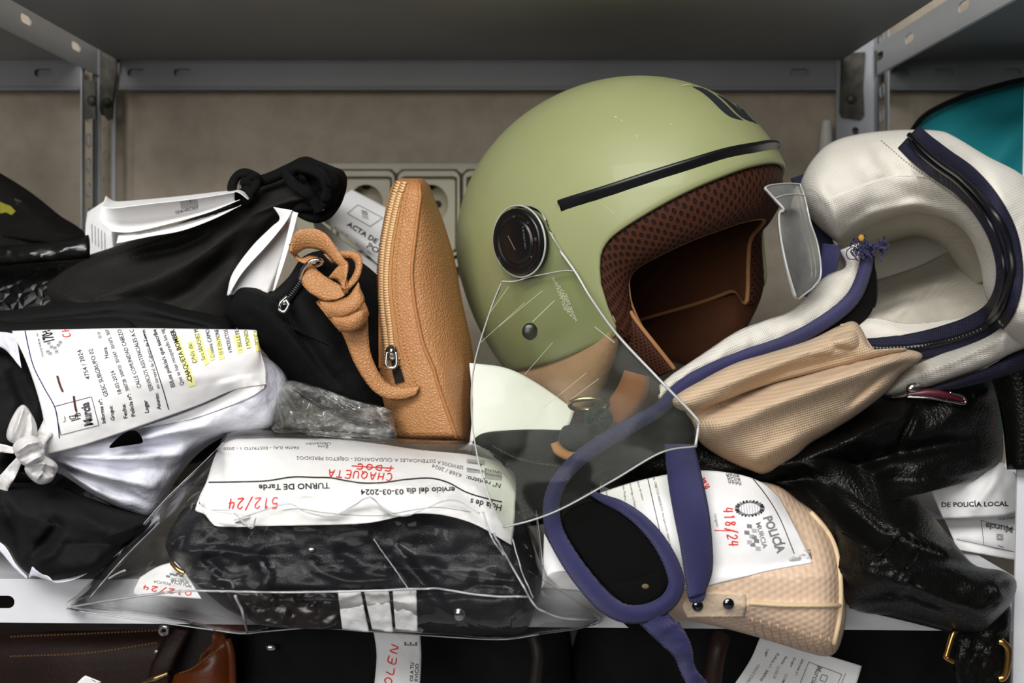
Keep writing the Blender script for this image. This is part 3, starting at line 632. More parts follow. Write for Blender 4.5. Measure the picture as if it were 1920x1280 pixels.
line(g, bv, [z(390, 665), z(440, 650)], 1.5, I_K); line(g, bv, [z(395, 640), z(428, 632)], 1.2, I_K)
for q in ([(385, 655), (380, 640), (410, 635), (414, 650)], [(415, 640), (411, 628), (436, 622), (440, 634)]): 
    for i in range(4): line(g, bv, [z(*q[i]), z(*q[(i+1) % 4])], 1.2, I_K)
line(g, bv, [z(347, 672), z(350, 660), z(357, 668), z(354, 640)], 1, I_K); line(g, bv, [z(425, 655), z(418, 615)], 1, I_K)
T('170+', (296, 226), (280, 162), 48, I_K, 1.2); T('POLICÍA MURCIA  170+', (240, 313), (208, 185), 9)
for k, (a, b) in enumerate([(262, 290), (282, 265), (275, 300), (300, 270), (310, 290), (320, 255), (268, 245), (330, 240)]): 
    pa = [z(a-9, b+9), z(a-11, b-8), z(a+7, b-11), z(a+10, b+6)]; quad(g, bv, pa, I_Q, 4); line(g, bv, [z(a-8, b), z(a+8, b-4)], 1.5, I_G)
pen(g, bv, 'CH', z(388, 212), z(372, 150), 40/2.909, 1.6, I_R)
obj('sheet', g, PM, fm)
for a, b, c in (((315, 420), (330, 470), (345, 505)), ((405, 530), (412, 580), (420, 612))):
    pts = [tuple(z(*a)), tuple(z(*b)), tuple(z(*c))]; V, ok = lay(bv, pts, .001); obj('staple', tube(V, .0008, 6, px=False), STAPLE, fm)

# ------------------------------------------------------------------ black shoulder bag with papers
sb = thing('shoulder_bag', 'black fabric zipped bag behind the knotted tan strap', 'bag', P(590, 900, .98))
g = blob([(424, 575), (432, 548), (448, 534), (480, 536), (508, 546), (540, 520), (570, 480), (620, 470), (690, 500), (730, 560), (735, 700), (728, 790), (660, 790), (590, 760), (540, 720), (495, 660), (440, 610)], .96, .055, .06, spine=[(490, 590), (620, 650)], noise=(.003, 50),
    fold=[([(440, 560), (500, 580), (560, 650), (640, 740)], 20, .012), ([(505, 555), (545, 600), (600, 680), (640, 730)], 10, -.012), ([(560, 560), (590, 620), (640, 700)], 16, .010), ([(480, 545), (520, 560), (560, 530)], 7, .005), ([(600, 500), (640, 600), (680, 700)], 22, -.010)])
obj('body', g, mat('black_knit', '#111112', .9, [('weave', 210, .0006, .5)], vary=('#0b0b0c', 12, .6), spec=.2), sb)
g = strap([(586, 478, .925), (575, 508, .915), (556, 538, .908), (534, 566, .902)], 15, .002); zt = obj('zipper_tape', g, BLKC, sb)
g = G()
for k in range(22):
    t = k/21; c = cr([(583, 485, .921), (575, 508, .912), (556, 538, .905), (536, 564, .899)], 22)[k]; tube([(c[0]-6, c[1]-4, c[2]), (c[0]+6, c[1]+4, c[2]-.001)], .0014, 6, samples=3, g=g)
obj('zipper_teeth', g, BLKP, sb)
g = G(); tube([(538, 556, .892), (526, 568, .889), (524, 580, .889), (533, 584, .888), (541, 572, .889), (536, 562, .890)], .0016, 8, samples=40, g=g); box(P(524, 572, .89)-np.array([0, .001, 0]), P(541, 560, .89)+np.array([0, .001, 0]), g)
obj('zipper_pull', g, CHROME, sb, smooth=True)
wp = thing('folded_notice', 'white folded sheets tucked upright into the black zipped bag', 'paper', P(480, 555, .93))
g = sheet([[(425, 553, .93), (436, 512, .93), (472, 462, .93), (508, 426, .93), (524, 410, .93), (512, 388, .935)], [(428, 554, .925), (455, 510, .922), (500, 460, .92), (525, 430, .92), (538, 412, .92), (548, 394, .92)]], 12, 50, noise=(.001, 40)); obj('outer_leaf', g, PM, wp)
g = sheet([[(430, 552, .935), (460, 505, .935), (500, 460, .935), (545, 398, .935)], [(500, 556, .94), (515, 520, .94), (535, 460, .94), (552, 402, .94)]], 12, 40, noise=(.0012, 40)); obj('inner_leaf', g, PM, wp)
g = sheet([[(511, 546, .917), (522, 500, .917), (536, 450, .917), (549, 396, .917)], [(515, 544, .917), (532, 495, .916), (547, 445, .916), (559, 399, .916)]], 6, 40, noise=(.0005, 40)); obj('edge_leaf', g, PM, wp)
# the record sheet
ac = thing('record_sheet', 'white record sheet propped under the wall outlet behind the strap knot', 'paper', P(650, 520, 1.10))
g = sheet([[(602, 412, 1.08), (612, 396, 1.10), (632, 374, 1.13), (660, 355, 1.15)], [(650, 446, 1.08), (660, 428, 1.09), (676, 404, 1.12), (694, 372, 1.15)], [(712, 498, 1.09), (722, 470, 1.09), (732, 440, 1.12), (742, 398, 1.15)]], 30, 40, fold=[([(606, 418), (650, 455), (700, 495)], 14, -.012)])
bv = g.bvh(); z = zr(400, 280, 3.048)
for a, b in (((825, 318), (968, 392)), ((968, 392), (895, 442)), ((895, 442), (765, 368)), ((765, 368), (825, 318))): line(g, bv, [z(*a), z(*b)], 1.2, I_G)
for k in range(4): line(g, bv, [z(845+2*k, 350+12*k), z(880+2*k, 362+12*k)], 2.2, I_Q if k > 1 else I_G)
text(g, bv, 'ACTA DE E', z(760, 436), z(960, 560), 9, I_K, 1.0); text(g, bv, 'POLI', z(876, 556), z(975, 616), 9, I_K, 1.0)
text(g, bv, 'Siendo las', z(690, 450), z(770, 500), 4, I_G); line(g, bv, [z(795, 522), z(805, 540), z(812, 532)], 1.6, I_B); text(g, bv, 'horas del', z(815, 540), z(900, 600), 4, I_G)
obj('front_page', g, PM, ac)
g = sheet([[(585, 402, 1.07), (640, 448, 1.075), (712, 500, 1.08)], [(592, 440, 1.04), (650, 500, 1.04), (712, 545, 1.05)]], 14, 24); obj('rear_page', g, PM, ac)
g = sheet([[(682, 530, 1.02), (700, 536, 1.02), (716, 540, 1.02)], [(684, 546, 1.02), (700, 545, 1.02), (716, 546, 1.02)]], 4, 8); obj('loose_corner', g, PM, ac)

# ------------------------------------------------------------------ tan leather pouch with its knotted strap
TAN = mat('tan_pebbled_leather', '#b98454', .45, [('pebble', 340, .0004), ('noise', 30, .001)], vary=('#b57d4d', 22, .6))
TANE = mat('tan_leather_edge', '#b07645', .5, ('noise', 300, .0004)); TANT = mat('tan_zip_tape', '#c08d58', .8, ('weave', 300, .0004)); TOOTH = mat('tan_zip_teeth', '#dcb584', .42); THREAD = mat('tan_thread', '#c98f58', .7)
tp = thing('leather_pouch', 'tan pebbled leather pouch standing upright with its long zip toward the viewer', 'bag', P(800, 832, .92))
#  py : left edge, zip centre, seam, right edge
TB = [(334, 750, 765, 780, 792), (345, 736, 753, 786, 803), (372, 727, 744, 787, 815), (405, 720, 736, 783, 829), (440, 714, 729, 779, 840), (475, 711, 724, 775, 850), (510, 709, 721, 772, 857), (545, 709, 721, 774, 863), (580, 709, 724, 779, 870), (615, 709, 728, 786, 878), (650, 709, 732, 795, 885), (690, 709, 741, 812, 889), (730, 712, 752, 824, 889), (770, 722, 762, 838, 887), (805, 733, 772, 850, 884), (825, 742, 785, 858, 882), (832, 752, 800, 860, 878)]
TBi = cru(TB, 70)
def ring(row, k):
    py, xl, xz, xs, xr = row; t = k/69; e = min(1, (min(t, 1-t)/.10))**.5; e2 = .45+.55*e
    ym = .975
    pts = [(xl+6, ym+.02*e2), (xl, ym-.045*e2), ((xl+xz)/2, ym-.062*e2), (xz, ym-.070*e2), ((xz+xs)/2, ym-.078*e2), (xs, ym-.080*e2), (xs+(xr-xs)*.35, ym-.072*e2), (xs+(xr-xs)*.7, ym-.052*e2), (xr-2, ym-.018*e2), (xr, ym+.004*e2), (xr-14, ym+.03*e2), ((xl+xr)/2, ym+.04*e2)]
    return cr(np.array([(a, py*1.0, b) for a, b in pts]), 48, True)
rows = np.array([ring(TBi[k], k) for k in range(70)])
g = G(); q = rows.reshape(-1, 3); g.add(PA(q), grid_faces(70, 48, wv=True)+[tuple(range(48)), tuple(69*48+j for j in range(48))])
tb_b = obj('body', g, TAN, tp); tbv = g.bvh()
def on(bv, pts, lift): V, ok = lay(bv, pts, lift); return V[ok]
col = lambda i, a, b, f=0: [(TB[k][i]+f*(TB[k][i+1]-TB[k][i]) if f else TB[k][i], TB[k][0]) for k in range(a, b)]
g = tube(on(tbv, cr(np.array(col(3, 1, 16), float), 60), .0006), .0017, 8, px=False, samples=120); obj('seam_piping', g, TANE, tp)
g = tube(on(tbv, cr(np.array([(a+4, b) for a, b in col(1, 1, 12)], float), 60), .0002), .0016, 8, px=False, samples=120); obj('edge_piping', g, TANE, tp)
zc = cr(np.array(col(2, 1, 12), float), 200)
def laidband(bv, centre, w, lift=.0008, n=6, th=True):
    T = np.gradient(centre, axis=0); T /= np.linalg.norm(T, axis=1, keepdims=True); S = np.c_[-T[:, 1], T[:, 0]]
    W = np.interp(np.linspace(0, 1, len(centre)), np.linspace(0, 1, len(w)), w); q = np.concatenate([centre+S*W[:, None]*t for t in np.linspace(-.5, .5, n)])
    V, ok = lay(bv, q, lift); m = len(centre); fs = [(i*m+j, (i+1)*m+j, (i+1)*m+j+1, i*m+j+1) for i in range(n-1) for j in range(m-1)]
    return G().add(V, [f for f in fs if all(ok[i] for i in f)])
obj('zipper_tape', laidband(tbv, zc[::3], [20, 26, 28, 30, 34, 38]), TANT, tp)
g = G(); N = 72; zz = cr(np.array(col(2, 1, 12), float), N)
for k in range(N-3):
    c = zz[k]; T = zz[min(k+1, N-1)]-zz[max(k-1, 0)]; T /= np.linalg.norm(T); S = np.array([-T[1], T[0]]); op = max(0, (k-(N-10)))*1.2
    for s in (-1, 1):
        a = c+S*s*(1.0+op)+T*(1.6 if s > 0 else -1.6); b = c+S*s*(9.5+op*.8)+T*(1.6 if s > 0 else -1.6)
        V, ok = lay(tbv, [a, b], .0016)
        if all(ok): tube(V, .00125, 6, px=False, samples=2, g=g)
obj('zipper_teeth', g, TOOTH, tp)
g = laidband(tbv, cr(np.array([(738, 668), (745, 690), (752, 716)], float), 20), [4, 16, 18], .0019); obj('open_slit', g, mat('dark_slit', '#120a06', .9), tp)
g = G(); c = P(739, 660, .895); V = on(tbv, [(739, 660)], .003)
c = V[0]; ball(c, .0065, 14, (.95, .5, 1.15), g); tube([c+np.array([-.004, -.004, .001]), c+np.array([-.0045, -.005, -.010]), c+np.array([0, -.005, -.013]), c+np.array([.0045, -.005, -.010]), c+np.array([.004, -.004, .001])], .0016, 8, px=False, samples=40, g=g)
box(c+np.array([-.003, -.006, -.003]), c+np.array([.003, -.003, .006]), g); obj('zipper_pull', g, CHROME, tp)
g = G(); cs = cr(np.array([(a+.42*(b-a), y) for y, _, a, b, _ in [(r[0], r[1], r[2], r[3], r[4]) for r in TB[1:13]]], float), 110)
for k in range(0, 109, 2):
    V, ok = lay(tbv, [cs[k], cs[k+1]], .0005)
    if all(ok): tube(V, .0005, 5, px=False, samples=2, g=g)
obj('stitching', g, THREAD, tp)
# strap: tail from the knot down to the bag, loops and wraps of the knot
def leather_band(a, b, n=50, bulge=.002): return band(a, b, n, .0032, 7, bulge=bulge)
g = leather_band([(630, 600, .885), (648, 640, .888), (664, 680, .890), (690, 722, .892), (716, 744, .893), (748, 750, .894), (780, 742, .892)], [(690, 596, .885), (692, 640, .888), (698, 670, .89), (712, 700, .893), (728, 718, .895), (752, 726, .894), (786, 722, .892)])
st = obj('strap', g, TAN, tp)
K = []
K.append(leather_band([(549, 470, .895), (546, 452, .893), (556, 434, .890), (585, 428, .888), (610, 438, .885), (630, 462, .882), (650, 492, .880)], [(552, 482, .905), (560, 474, .903), (575, 466, .898), (595, 468, .893), (610, 474, .888), (625, 490, .884), (640, 502, .882)]))
K.append(leather_band([(548, 456, .905), (552, 478, .905), (566, 492, .903), (590, 494, .90)], [(552, 470, .915), (566, 484, .912), (580, 478, .91), (596, 480, .908)]))
K.append(leather_band([(566, 506, .885), (566, 530, .882), (580, 548, .88), (606, 562, .878), (630, 562, .876)], [(584, 494, .887), (600, 510, .885), (620, 524, .882), (640, 536, .88), (648, 552, .878)]))
K.append(leather_band([(606, 476, .892), (640, 470, .886), (672, 474, .882), (680, 496, .880), (672, 524, .880), (652, 546, .880)], [(622, 494, .892), (645, 486, .888), (660, 486, .884), (666, 500, .882), (658, 520, .882), (642, 538, .882)]))
K.append(leather_band([(632, 500, .884), (648, 488, .880), (652, 508, .877), (646, 536, .876)], [(614, 522, .888), (630, 524, .884), (640, 536, .88), (646, 552, .878)]))
K.append(leather_band([(598, 564, .872), (622, 566, .866), (650, 556, .864), (664, 540, .866), (672, 528, .872)], [(618, 598, .870), (645, 594, .862), (672, 580, .860), (684, 562, .864), (676, 540, .874)], bulge=.004))
K.append(leather_band([(620, 592, .868), (645, 594, .862), (672, 582, .862), (688, 574, .870)], [(636, 622, .872), (658, 622, .866), (680, 610, .866), (692, 590, .874)], bulge=.004))
K.append(leather_band([(600, 566, .89), (600, 560, .90), (640, 560, .90), (680, 560, .895)], [(640, 616, .89), (640, 600, .90), (670, 600, .90), (690, 590, .895)]))
for k in K: obj('knot_loop', k, TAN, st)
g = G(); tube([(562, 522, .883), (568, 505, .88), (582, 490, .878), (600, 487, .879), (604, 494, .884), (592, 500, .888), (578, 508, .888), (568, 522, .886), (562, 522, .883)], .0017, 8, samples=60, g=g); obj('ring', g, CHROME, tp)

# ------------------------------------------------------------------ helmet
AF, AB, HB, CU, CD, HN = .1844, .186, .1387, .1526, .2004, 2.0407
def hrot(th, ph, ro):
    cr_, sr = math.cos(ro), math.sin(ro); Rx = np.array([[1, 0, 0], [0, cr_, -sr], [0, sr, cr_]])
    cp, sp = math.cos(ph), math.sin(ph); Ry = np.array([[cp, 0, -sp], [0, 1, 0], [sp, 0, cp]])
    c, s = math.cos(-th), math.sin(-th); return np.array([[c, -s, 0], [s, c, 0], [0, 0, 1]])@Ry@Rx
HR = hrot(.8748, .1953, .1897); HC = P(1158.1, 446.3, 1.0)
def hrad(d):
    a = np.where(d[..., 0] > 0, AF, AB); c = np.where(d[..., 2] > 0, CU, CD)
    return (np.abs(d[..., 0]/a)**HN+np.abs(d[..., 1]/HB)**HN+np.abs(d[..., 2]/c)**HN)**(-1/HN)
hw = lambda l: np.asarray(l)@HR.T+HC
GREEN = mat('matte_olive_green', '#94986b', .52, ('noise', 500, .00005), vary=('#8c9260', 20, .4), coat=.06)
MESHB = None
hel = thing('helmet', 'matte olive green open-face motorcycle helmet with brown lining and broken visor', 'helmet', hw((0, 0, -.10)))
half = np.array([(.188, .0, .030), (.1816, -.0198, .0289), (.173, -.045, .0262), (.1604, -.0696, .0224), (.1435, -.090, .0170), (.1255, -.1031, .0111), (.108, -.1135, .0050), (.0955, -.1195, -.0010), (.0865, -.1235, -.0100), (.0815, -.1250, -.0220), (.0781, -.1252, -.0323), (.0742, -.1210, -.0606), (.0733, -.1178, -.0760), (.066, -.1190, -.0830),
                 (.0400, -.1240, -.0865), (.0087, -.1249, -.0902), (-.040, -.1200, -.0940), (-.0807, -.1085, -.0960), (-.120, -.085, -.095), (-.145, -.05, -.088), (-.155, 0, -.083)])
loop = np.vstack([half, half[-2:0:-1]*[1, -1, 1]])
LN = 240; lp = cr(np.c_[loop, np.zeros(len(loop))], LN, True)[:, :3]
# even out: sample by 3-D length
ld = lp/np.linalg.norm(lp, axis=1, keepdims=True)
pole = np.array([-.45, 0, .9]); pole /= np.linalg.norm(pole)
def slerp(a, b, t):
    om = np.arccos(np.clip((a*b).sum(-1), -1, 1)); s = np.sin(om)+1e-9
    return (np.sin((1-t)*om)/s)[:, None]*a+(np.sin(t*om)/s)[:, None]*b
def hpt(t, sc=1.0, push=0.0):
    d = slerp(np.repeat(pole[None], LN, 0), ld, t); d /= np.linalg.norm(d, axis=1, keepdims=True); return d*(hrad(d)*sc+push)[:, None]
g = G(); NR = 46; V = [hpt(max(.0005, k/(NR-1))*np.ones(LN)) for k in range(NR)]
one = np.ones(LN)
for t, s in ((1.012, .997), (1.018, .985), (1.012, .970), (1.0, .962)): V.append(hpt(one*t, s))
nr = len(V); V = hw(np.vstack(V)); g.add(V, grid_faces(nr, LN, wv=True)+[tuple(range(LN))])
hbv_g = G().add(V[:NR*LN], grid_faces(NR, LN, wv=True)); hbv = hbv_g.bvh()
# raised forehead emblem of three slanted blades, printed on the shell
zq = zr(840, 120, 2.56)
lg = G()
for top, bot in (([(1170, 110), (1220, 118), (1275, 148), (1330, 195), (1375, 240), (1415, 272)], [(1170, 110), (1215, 135), (1260, 172), (1310, 222), (1355, 255), (1415, 272)]), ([(1285, 145), (1335, 170), (1380, 205), (1420, 248), (1458, 280)], [(1285, 145), (1320, 172), (1360, 212), (1405, 255), (1458, 280)]),
                 ([(1372, 188), (1405, 212), (1440, 248), (1485, 290)], [(1372, 188), (1400, 222), (1432, 260), (1485, 290)]), ([(1405, 212), (1425, 222), (1450, 236)], [(1415, 226), (1430, 234), (1452, 243)])):
    t_ = cr(np.array([zq(*p) for p in top], float), 18); b_ = cr(np.array([zq(*p) for p in bot], float), 18); mid_ = (t_+b_)/2; laid(lg, hbv, np.vstack([t_, mid_, b_]), [(k*18+i, k*18+i+1, (k+1)*18+i+1, (k+1)*18+i) for k in (0, 1) for i in range(17)], 0, .0006)
obj('logo', lg, mat('dark_emblem_print', '#25282f', .5), hel)
# pale scuffs
for a, b, w in (((800, 252), (812, 262), 1.6), ((832, 272), (838, 278), 1.4), ((1065, 288), (1075, 293), 1.2), ((1120, 105), (1165, 100), 1.5), ((750, 680), (800, 720), 1.0), ((905, 340), (912, 356), 1.0)): line(g, hbv, [zq(*a), zq(*b)], w*.8, 1, n=5)
shell = obj('shell', g, [GREEN, mat('pale_scuff', '#c4cba2', .8)], hel)
# black rubber channel over the brow: traced on the near side, mirrored to the far side
strip_px = [(1050, 387), (1130, 362), (1210, 336), (1290, 311), (1360, 290), (1405, 280)]
V, ok = lay(hbv, strip_px, 0); sl = (V-HC)@HR
sl = sl[ok]; far = sl[:][::-1]*[1, -1, 1]; mid = (sl[-1]+far[0])/2; mid[0] = AF*.985
keep = sl[:-1] if abs(sl[-1][1]) < .012 else sl
arc = np.vstack([keep, [mid], keep[::-1]*[1, -1, 1]])
arc = cr(np.c_[arc, np.zeros(len(arc))], 120)[:, :3]; ad = arc/np.linalg.norm(arc, axis=1, keepdims=True); ar = hrad(ad)
def rubber(prof, name, m):
    V = []; upv = np.array([0, 0, 1.])
    for dz, dr in prof:
        p = ad*(ar+dr)[:, None]; V.append(p+upv*dz)
    g = G(); V = np.array(V).transpose(1, 0, 2).reshape(-1, 3); k = len(prof); g.add(hw(V), grid_faces(120, k, wv=True)+[tuple(range(k)), tuple(119*k+j for j in range(k))]); return obj(name, g, m, hel)
RUB = mat('black_rubber', '#101114', .35)
rubber([(-.0055, -.004), (-.0055, .0008), (.0004, .0010), (.0010, .0032), (.0040, .0036), (.0054, .0014), (.0055, -.004)], 'rubber_channel', RUB)
# lining: perforated brown band round the opening, then suede dome
def uvmat():
    m = mat('brown_perforated_mesh', '#43200f', .75, spec=.25); nt = m.node_tree; b = nt.nodes['Principled BSDF']; N = nt.nodes.new; L = nt.links.new
    uvn = N('ShaderNodeUVMap'); h = None                # three crossed waves give a staggered field of round holes
    for a in (0, math.pi/3, 2*math.pi/3):
        d = N('ShaderNodeVectorMath'); d.operation = 'DOT_PRODUCT'; k = 2*math.pi*1.0; d.inputs[1].default_value = (k*math.cos(a), k*math.sin(a), 0); L(uvn.outputs[0], d.inputs[0])
        c = N('ShaderNodeMath'); c.operation = 'COSINE'; L(d.outputs['Value'], c.inputs[0])
        if h is None: h = c
        else:
            s = N('ShaderNodeMath'); s.operation = 'ADD'; L(h.outputs[0], s.inputs[0]); L(c.outputs[0], s.inputs[1]); h = s
    r = N('ShaderNodeMapRange'); r.inputs[1].default_value = .2; r.inputs[2].default_value = 1.1; L(h.outputs[0], r.inputs[0])
    br = N('ShaderNodeMix'); br.data_type = 'RGBA'; br.inputs[6].default_value = lin('#43200f'); br.inputs[7].default_value = lin('#1a0b06'); L(r.outputs[0], br.inputs[0]); L(br.outputs[2], b.inputs['Base Color'])
    u = N('ShaderNodeBump'); u.invert = True; u.inputs['Distance'].default_value = .0012; L(r.outputs[0], u.inputs['Height']); L(u.outputs[0], b.inputs['Normal']); return m
SUEDE = mat('tan_suede', '#80502c', .9, ('noise', 600, .0003), vary=('#79492a', 18, .6), sheen=.15)
SUEDP = mat('pale_tan_perforated_suede', '#ae8768', .9, [('cells', 210, .0004)], vary=('#a07855', 15, .6), sheen=.1)
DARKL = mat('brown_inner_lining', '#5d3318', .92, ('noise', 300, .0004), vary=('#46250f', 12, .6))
ext = one*1.10; ext = np.where((lp[:, 0] > .07), 1.155, 1.05)            # the band reaches further into the face opening
for _ in range(8): ext = (np.roll(ext, 1)+2*ext+np.roll(ext, -1))/4
prof = [(1.0+0*one, .965*one), (1.0+(ext-1)*.12, .968*one), (1.0+(ext-1)*.35, .955*one), (1.0+(ext-1)*.7, .915*one), (1.0+(ext-1)*.95, .86*one), (1+(ext-1)*1.0, .83*one), (1+(ext-1)*.95, .80*one)]
V = np.array([hpt(t, s) for t, s in prof]); 
pw = hw(V.reshape(-1, 3)); lenu = np.r_[0, np.cumsum(np.linalg.norm(np.diff(lp, axis=0), axis=1))]; lenu = np.r_[lenu, lenu[-1]+np.linalg.norm(lp[0]-lp[-1])]
lv = np.r_[0, np.cumsum(np.linalg.norm(np.diff(V, axis=0), axis=2).mean(1))]
# uv seam: repeat the first column
V2 = np.concatenate([V, V[:, :1]], 1); m_ = LN+1; uv = [(lenu[j]/.0052, lv[i]/.0052) for i in range(len(prof)) for j in range(m_)]
g = G().add(hw(V2.reshape(-1, 3)), grid_faces(len(prof), m_)); MTRIM = uvmat(); obj('mesh_trim', g, MTRIM, hel, uv=uv)
rows_ = [[(1118, 560, .895), (1149, 606, .886), (1190, 662, .878), (1236, 706, .875)], [(1168, 560, .885), (1190, 604, .874), (1226, 650, .867), (1262, 694, .866)], [(1172, 566, .905), (1198, 604, .895), (1234, 648, .89), (1266, 690, .888)]]
g = sheet(rows_, 12, 40, .003); uv = [(j/40*28, i/12*13+.3) for _ in range(2) for i in range(12) for j in range(40)]; obj('cheek_trim', g, MTRIM, hel, uv=uv)
g = tube([(1182, 584, .877), (1196, 605, .873), (1230, 648, .866), (1265, 692, .866)], .002, 8); obj('trim_piping', g, mat('tan_cheek_piping', '#93663c', .7), hel)
g = tube(hw(hpt(1+(ext-1)*.97, .815)), .0022, 8, closed=True, samples=240, px=False); obj('trim_piping', g, mat('tan_piping', '#a8764a', .7), hel)
V = [hpt(1+(ext-1)*.95, .80*one)]+[hpt(one*t, .80-.03*min(1, (1-t)*4)) for t in np.linspace(.97, .0005, 26)]
g = G().add(hw(np.vstack(V)), grid_faces(27, LN, wv=True)+[tuple(26*LN+j for j in range(LN))]); obj('inner_lining', g, DARKL, hel)
# cheek pads on both sides, hanging out below the shell
for s in (1, -1):
    bot = []
    for t in np.linspace(0, 1, 40):
        c = cr(np.array([(.074, -.114, -.066, 0), (.062, -.118, -.080, 0), (.03, -.121, -.087, 0), (-.02, -.119, -.091, 0), (-.07, -.108, -.0945, 0), (-.11, -.088, -.094, 0)], float), 40)
    c = c[:, :3]; n_ = 14; V = []
    for k in range(n_):
        a = 2*np.pi*k/n_; tt = np.linspace(0, 1, 40); amp = np.sin(np.pi*np.clip(tt, .02, .98))**.5
        dep = .055*(.35+.65*np.sin(np.pi*np.clip(tt*.95+.05, 0, 1)))*amp
        V.append(c+np.c_[np.zeros(40), (.020*np.cos(a)+.016)*amp, -dep*.5+dep*.62*np.sin(a)])
    V = np.array(V).transpose(1, 0, 2).reshape(-1, 3)*[1, s, 1]
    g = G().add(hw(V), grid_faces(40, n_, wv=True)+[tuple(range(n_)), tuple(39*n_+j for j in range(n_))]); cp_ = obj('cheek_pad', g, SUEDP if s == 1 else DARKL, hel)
    if s == 1:
        cbv = g.bvh(); g = G(); w4 = [(1150, 672), (1172, 668), (1160, 722), (1135, 728)]
        quad(g, cbv, w4, 0, 6, .0008); quad(g, cbv, [(1152, 676), (1166, 674), (1165, 680), (1150, 682)], 1, 4, .0014); quad(g, cbv, [(1147, 700), (1156, 698), (1154, 704), (1146, 706)], 1, 4, .0014)
        if g.n: obj('care_label', g, [mat('satin_label', '#c9c0b2', .6), INK], cp_)
# visor pivot on the near side
pv, ok = lay(hbv, [(975, 452)], 0); pn = None
h_, nn, i_, t_ = hbv.ray_cast(EYE, (Vector(P(986, 451, 1))-EYE).normalized()); nn = np.array(nn); nn = nn if nn[1] < 0 else -nn; pc = np.array(h_)
e1 = np.cross(nn, [0, 0, 1.]); e1 /= np.linalg.norm(e1); e2 = np.cross(e1, nn)
def disc(prof, n=48, c=pc, sx=1.0):
    V = []; 
    for r, h in prof:
        for a in np.linspace(0, 2*np.pi, n+1)[:-1]: V.append(c+nn*(h+.006)+(e1*np.cos(a)*sx+e2*np.sin(a))*r)
    return G().add(V, grid_faces(len(prof), n, wv=True)+[tuple((len(prof)-1)*n+j for j in range(n))])
g = disc([(.029, -.004), (.029, .0055), (.0283, .0068), (.0265, .0072), (.0215, .0072), (.0208, .0062), (.020, .0062), (.0193, .0074), (.0175, .0080), (.001, .0084)])
dbv = g.bvh(); zp = zr(860, 380, 2.667)
line(g, dbv, [zp(248, 165), zp(266, 200), zp(284, 236)], 1.6, 1, n=8, lift=.0004)
for s_, a, b, h in (('5', (278, 76), (284, 66), 3.4), ('O', (340, 98), (345, 106), 4), ('E', (380, 175), (380, 190), 3.8), ('V', (362, 262), (358, 275), 3.8), ('LEGEND', (318, 120), (332, 230), 3.0)): text(g, dbv, s_, zp(*a), zp(*b), h, 1, 0, 0, .0003)
obj('pivot_cap', g, [BLKP, mat('grey_engraving', '#6b6b6b', .5)], hel)
# visor: two remaining clear pieces of the snapped shield
VIS = clear('clear_polycarbonate', '#f8faf5', .008, '#eef0e6', .1, ior=1.25, film=(26, .03), gloss=.14)
VED_GLOW = clear('polycarbonate_edge_glow', '#f6f8f4', .62, '#fbfcf8', .1, ior=1.6)  # whitish colour paints in the glow of light along the edges
vis = [[(938, 440, .868), (940, 412, .866), (960, 390, .864), (990, 386, .863), (1014, 398, .862), (1026, 430, .862)],
       [(936, 490, .868), (955, 500, .868), (975, 508, .868), (1005, 495, .866), (1030, 475, .864), (1052, 470, .862)],
       [(940, 530, .868), (965, 530, .866), (995, 522, .864), (1030, 515, .861), (1060, 510, .858), (1082, 512, .855)],
       [(920, 580, .862), (960, 580, .858), (1000, 575, .854), (1050, 570, .850), (1090, 565, .846), (1112, 562, .842)],
       [(890, 680, .850), (950, 670, .843), (1010, 660, .836), (1070, 648, .830), (1130, 635, .826), (1160, 628, .824)],
       [(884, 770, .830), (950, 760, .826), (1020, 745, .815), (1100, 730, .808), (1180, 715, .806), (1232, 705, .806)],
       [(896, 860, .808), (955, 850, .802), (1030, 835, .799), (1120, 815, .792), (1210, 790, .790), (1306, 782, .794)],
       [(918, 935, .792), (970, 920, .786), (1050, 900, .787), (1130, 870, .781), (1215, 830, .781), (1311, 800, .788)],
       [(944, 988, .776), (1000, 974, .772), (1060, 950, .772), (1150, 900, .774), (1240, 848, .776), (1306, 836, .783)]]
vis_y = lambda px, py: (lambda h: h[0][0][1] if h[1][0] else .95)(lay(hbv, [(px, py)], .007))
yp = vis_y(985, 470)
for r in range(4):
    k = [1, .9, .75, .4][r]; vis[r] = [(a, b, y+(min(vis_y(a, b), yp+.012)-y)*k) for a, b, y in vis[r]]
g = sheet(vis, 70, 50, .0022); nf = 2*69*49
g.m = [1 if i >= nf else 0 for i in range(len(g.f))]
vis_o = obj('visor', g, [VIS, VED_GLOW, mat('frosted_print', '#d8dccb', .7)], hel); vbv = g.bvh()
g = G(); rim = [vis[r][5] for r in range(9)]
tube([(a-2, b, y-.001) for a, b, y in rim[1:]], .0012, 6, g=g, samples=90)
tube([(a, b, y-.0006) for a, b, y in vis[8]], .0007, 6, g=g, samples=70); tube([(vis[r][0][0], vis[r][0][1], vis[r][0][2]-.0006) for r in range(2, 9)], .0007, 6, g=g, samples=80)
tube([(a, b-3, y-.001) for a, b, y in vis[2]], .0006, 6, g=g, samples=40)
ang = np.linspace(0, 2*np.pi, 41)[:-1]; tube(np.array([pc+nn*.009+(e1*np.cos(a)+e2*np.sin(a))*.0315 for a in ang]), .0010, 6, closed=True, px=False, samples=80, g=g)
obj('visor_rim', g, VED_GLOW, vis_o)
g = G()
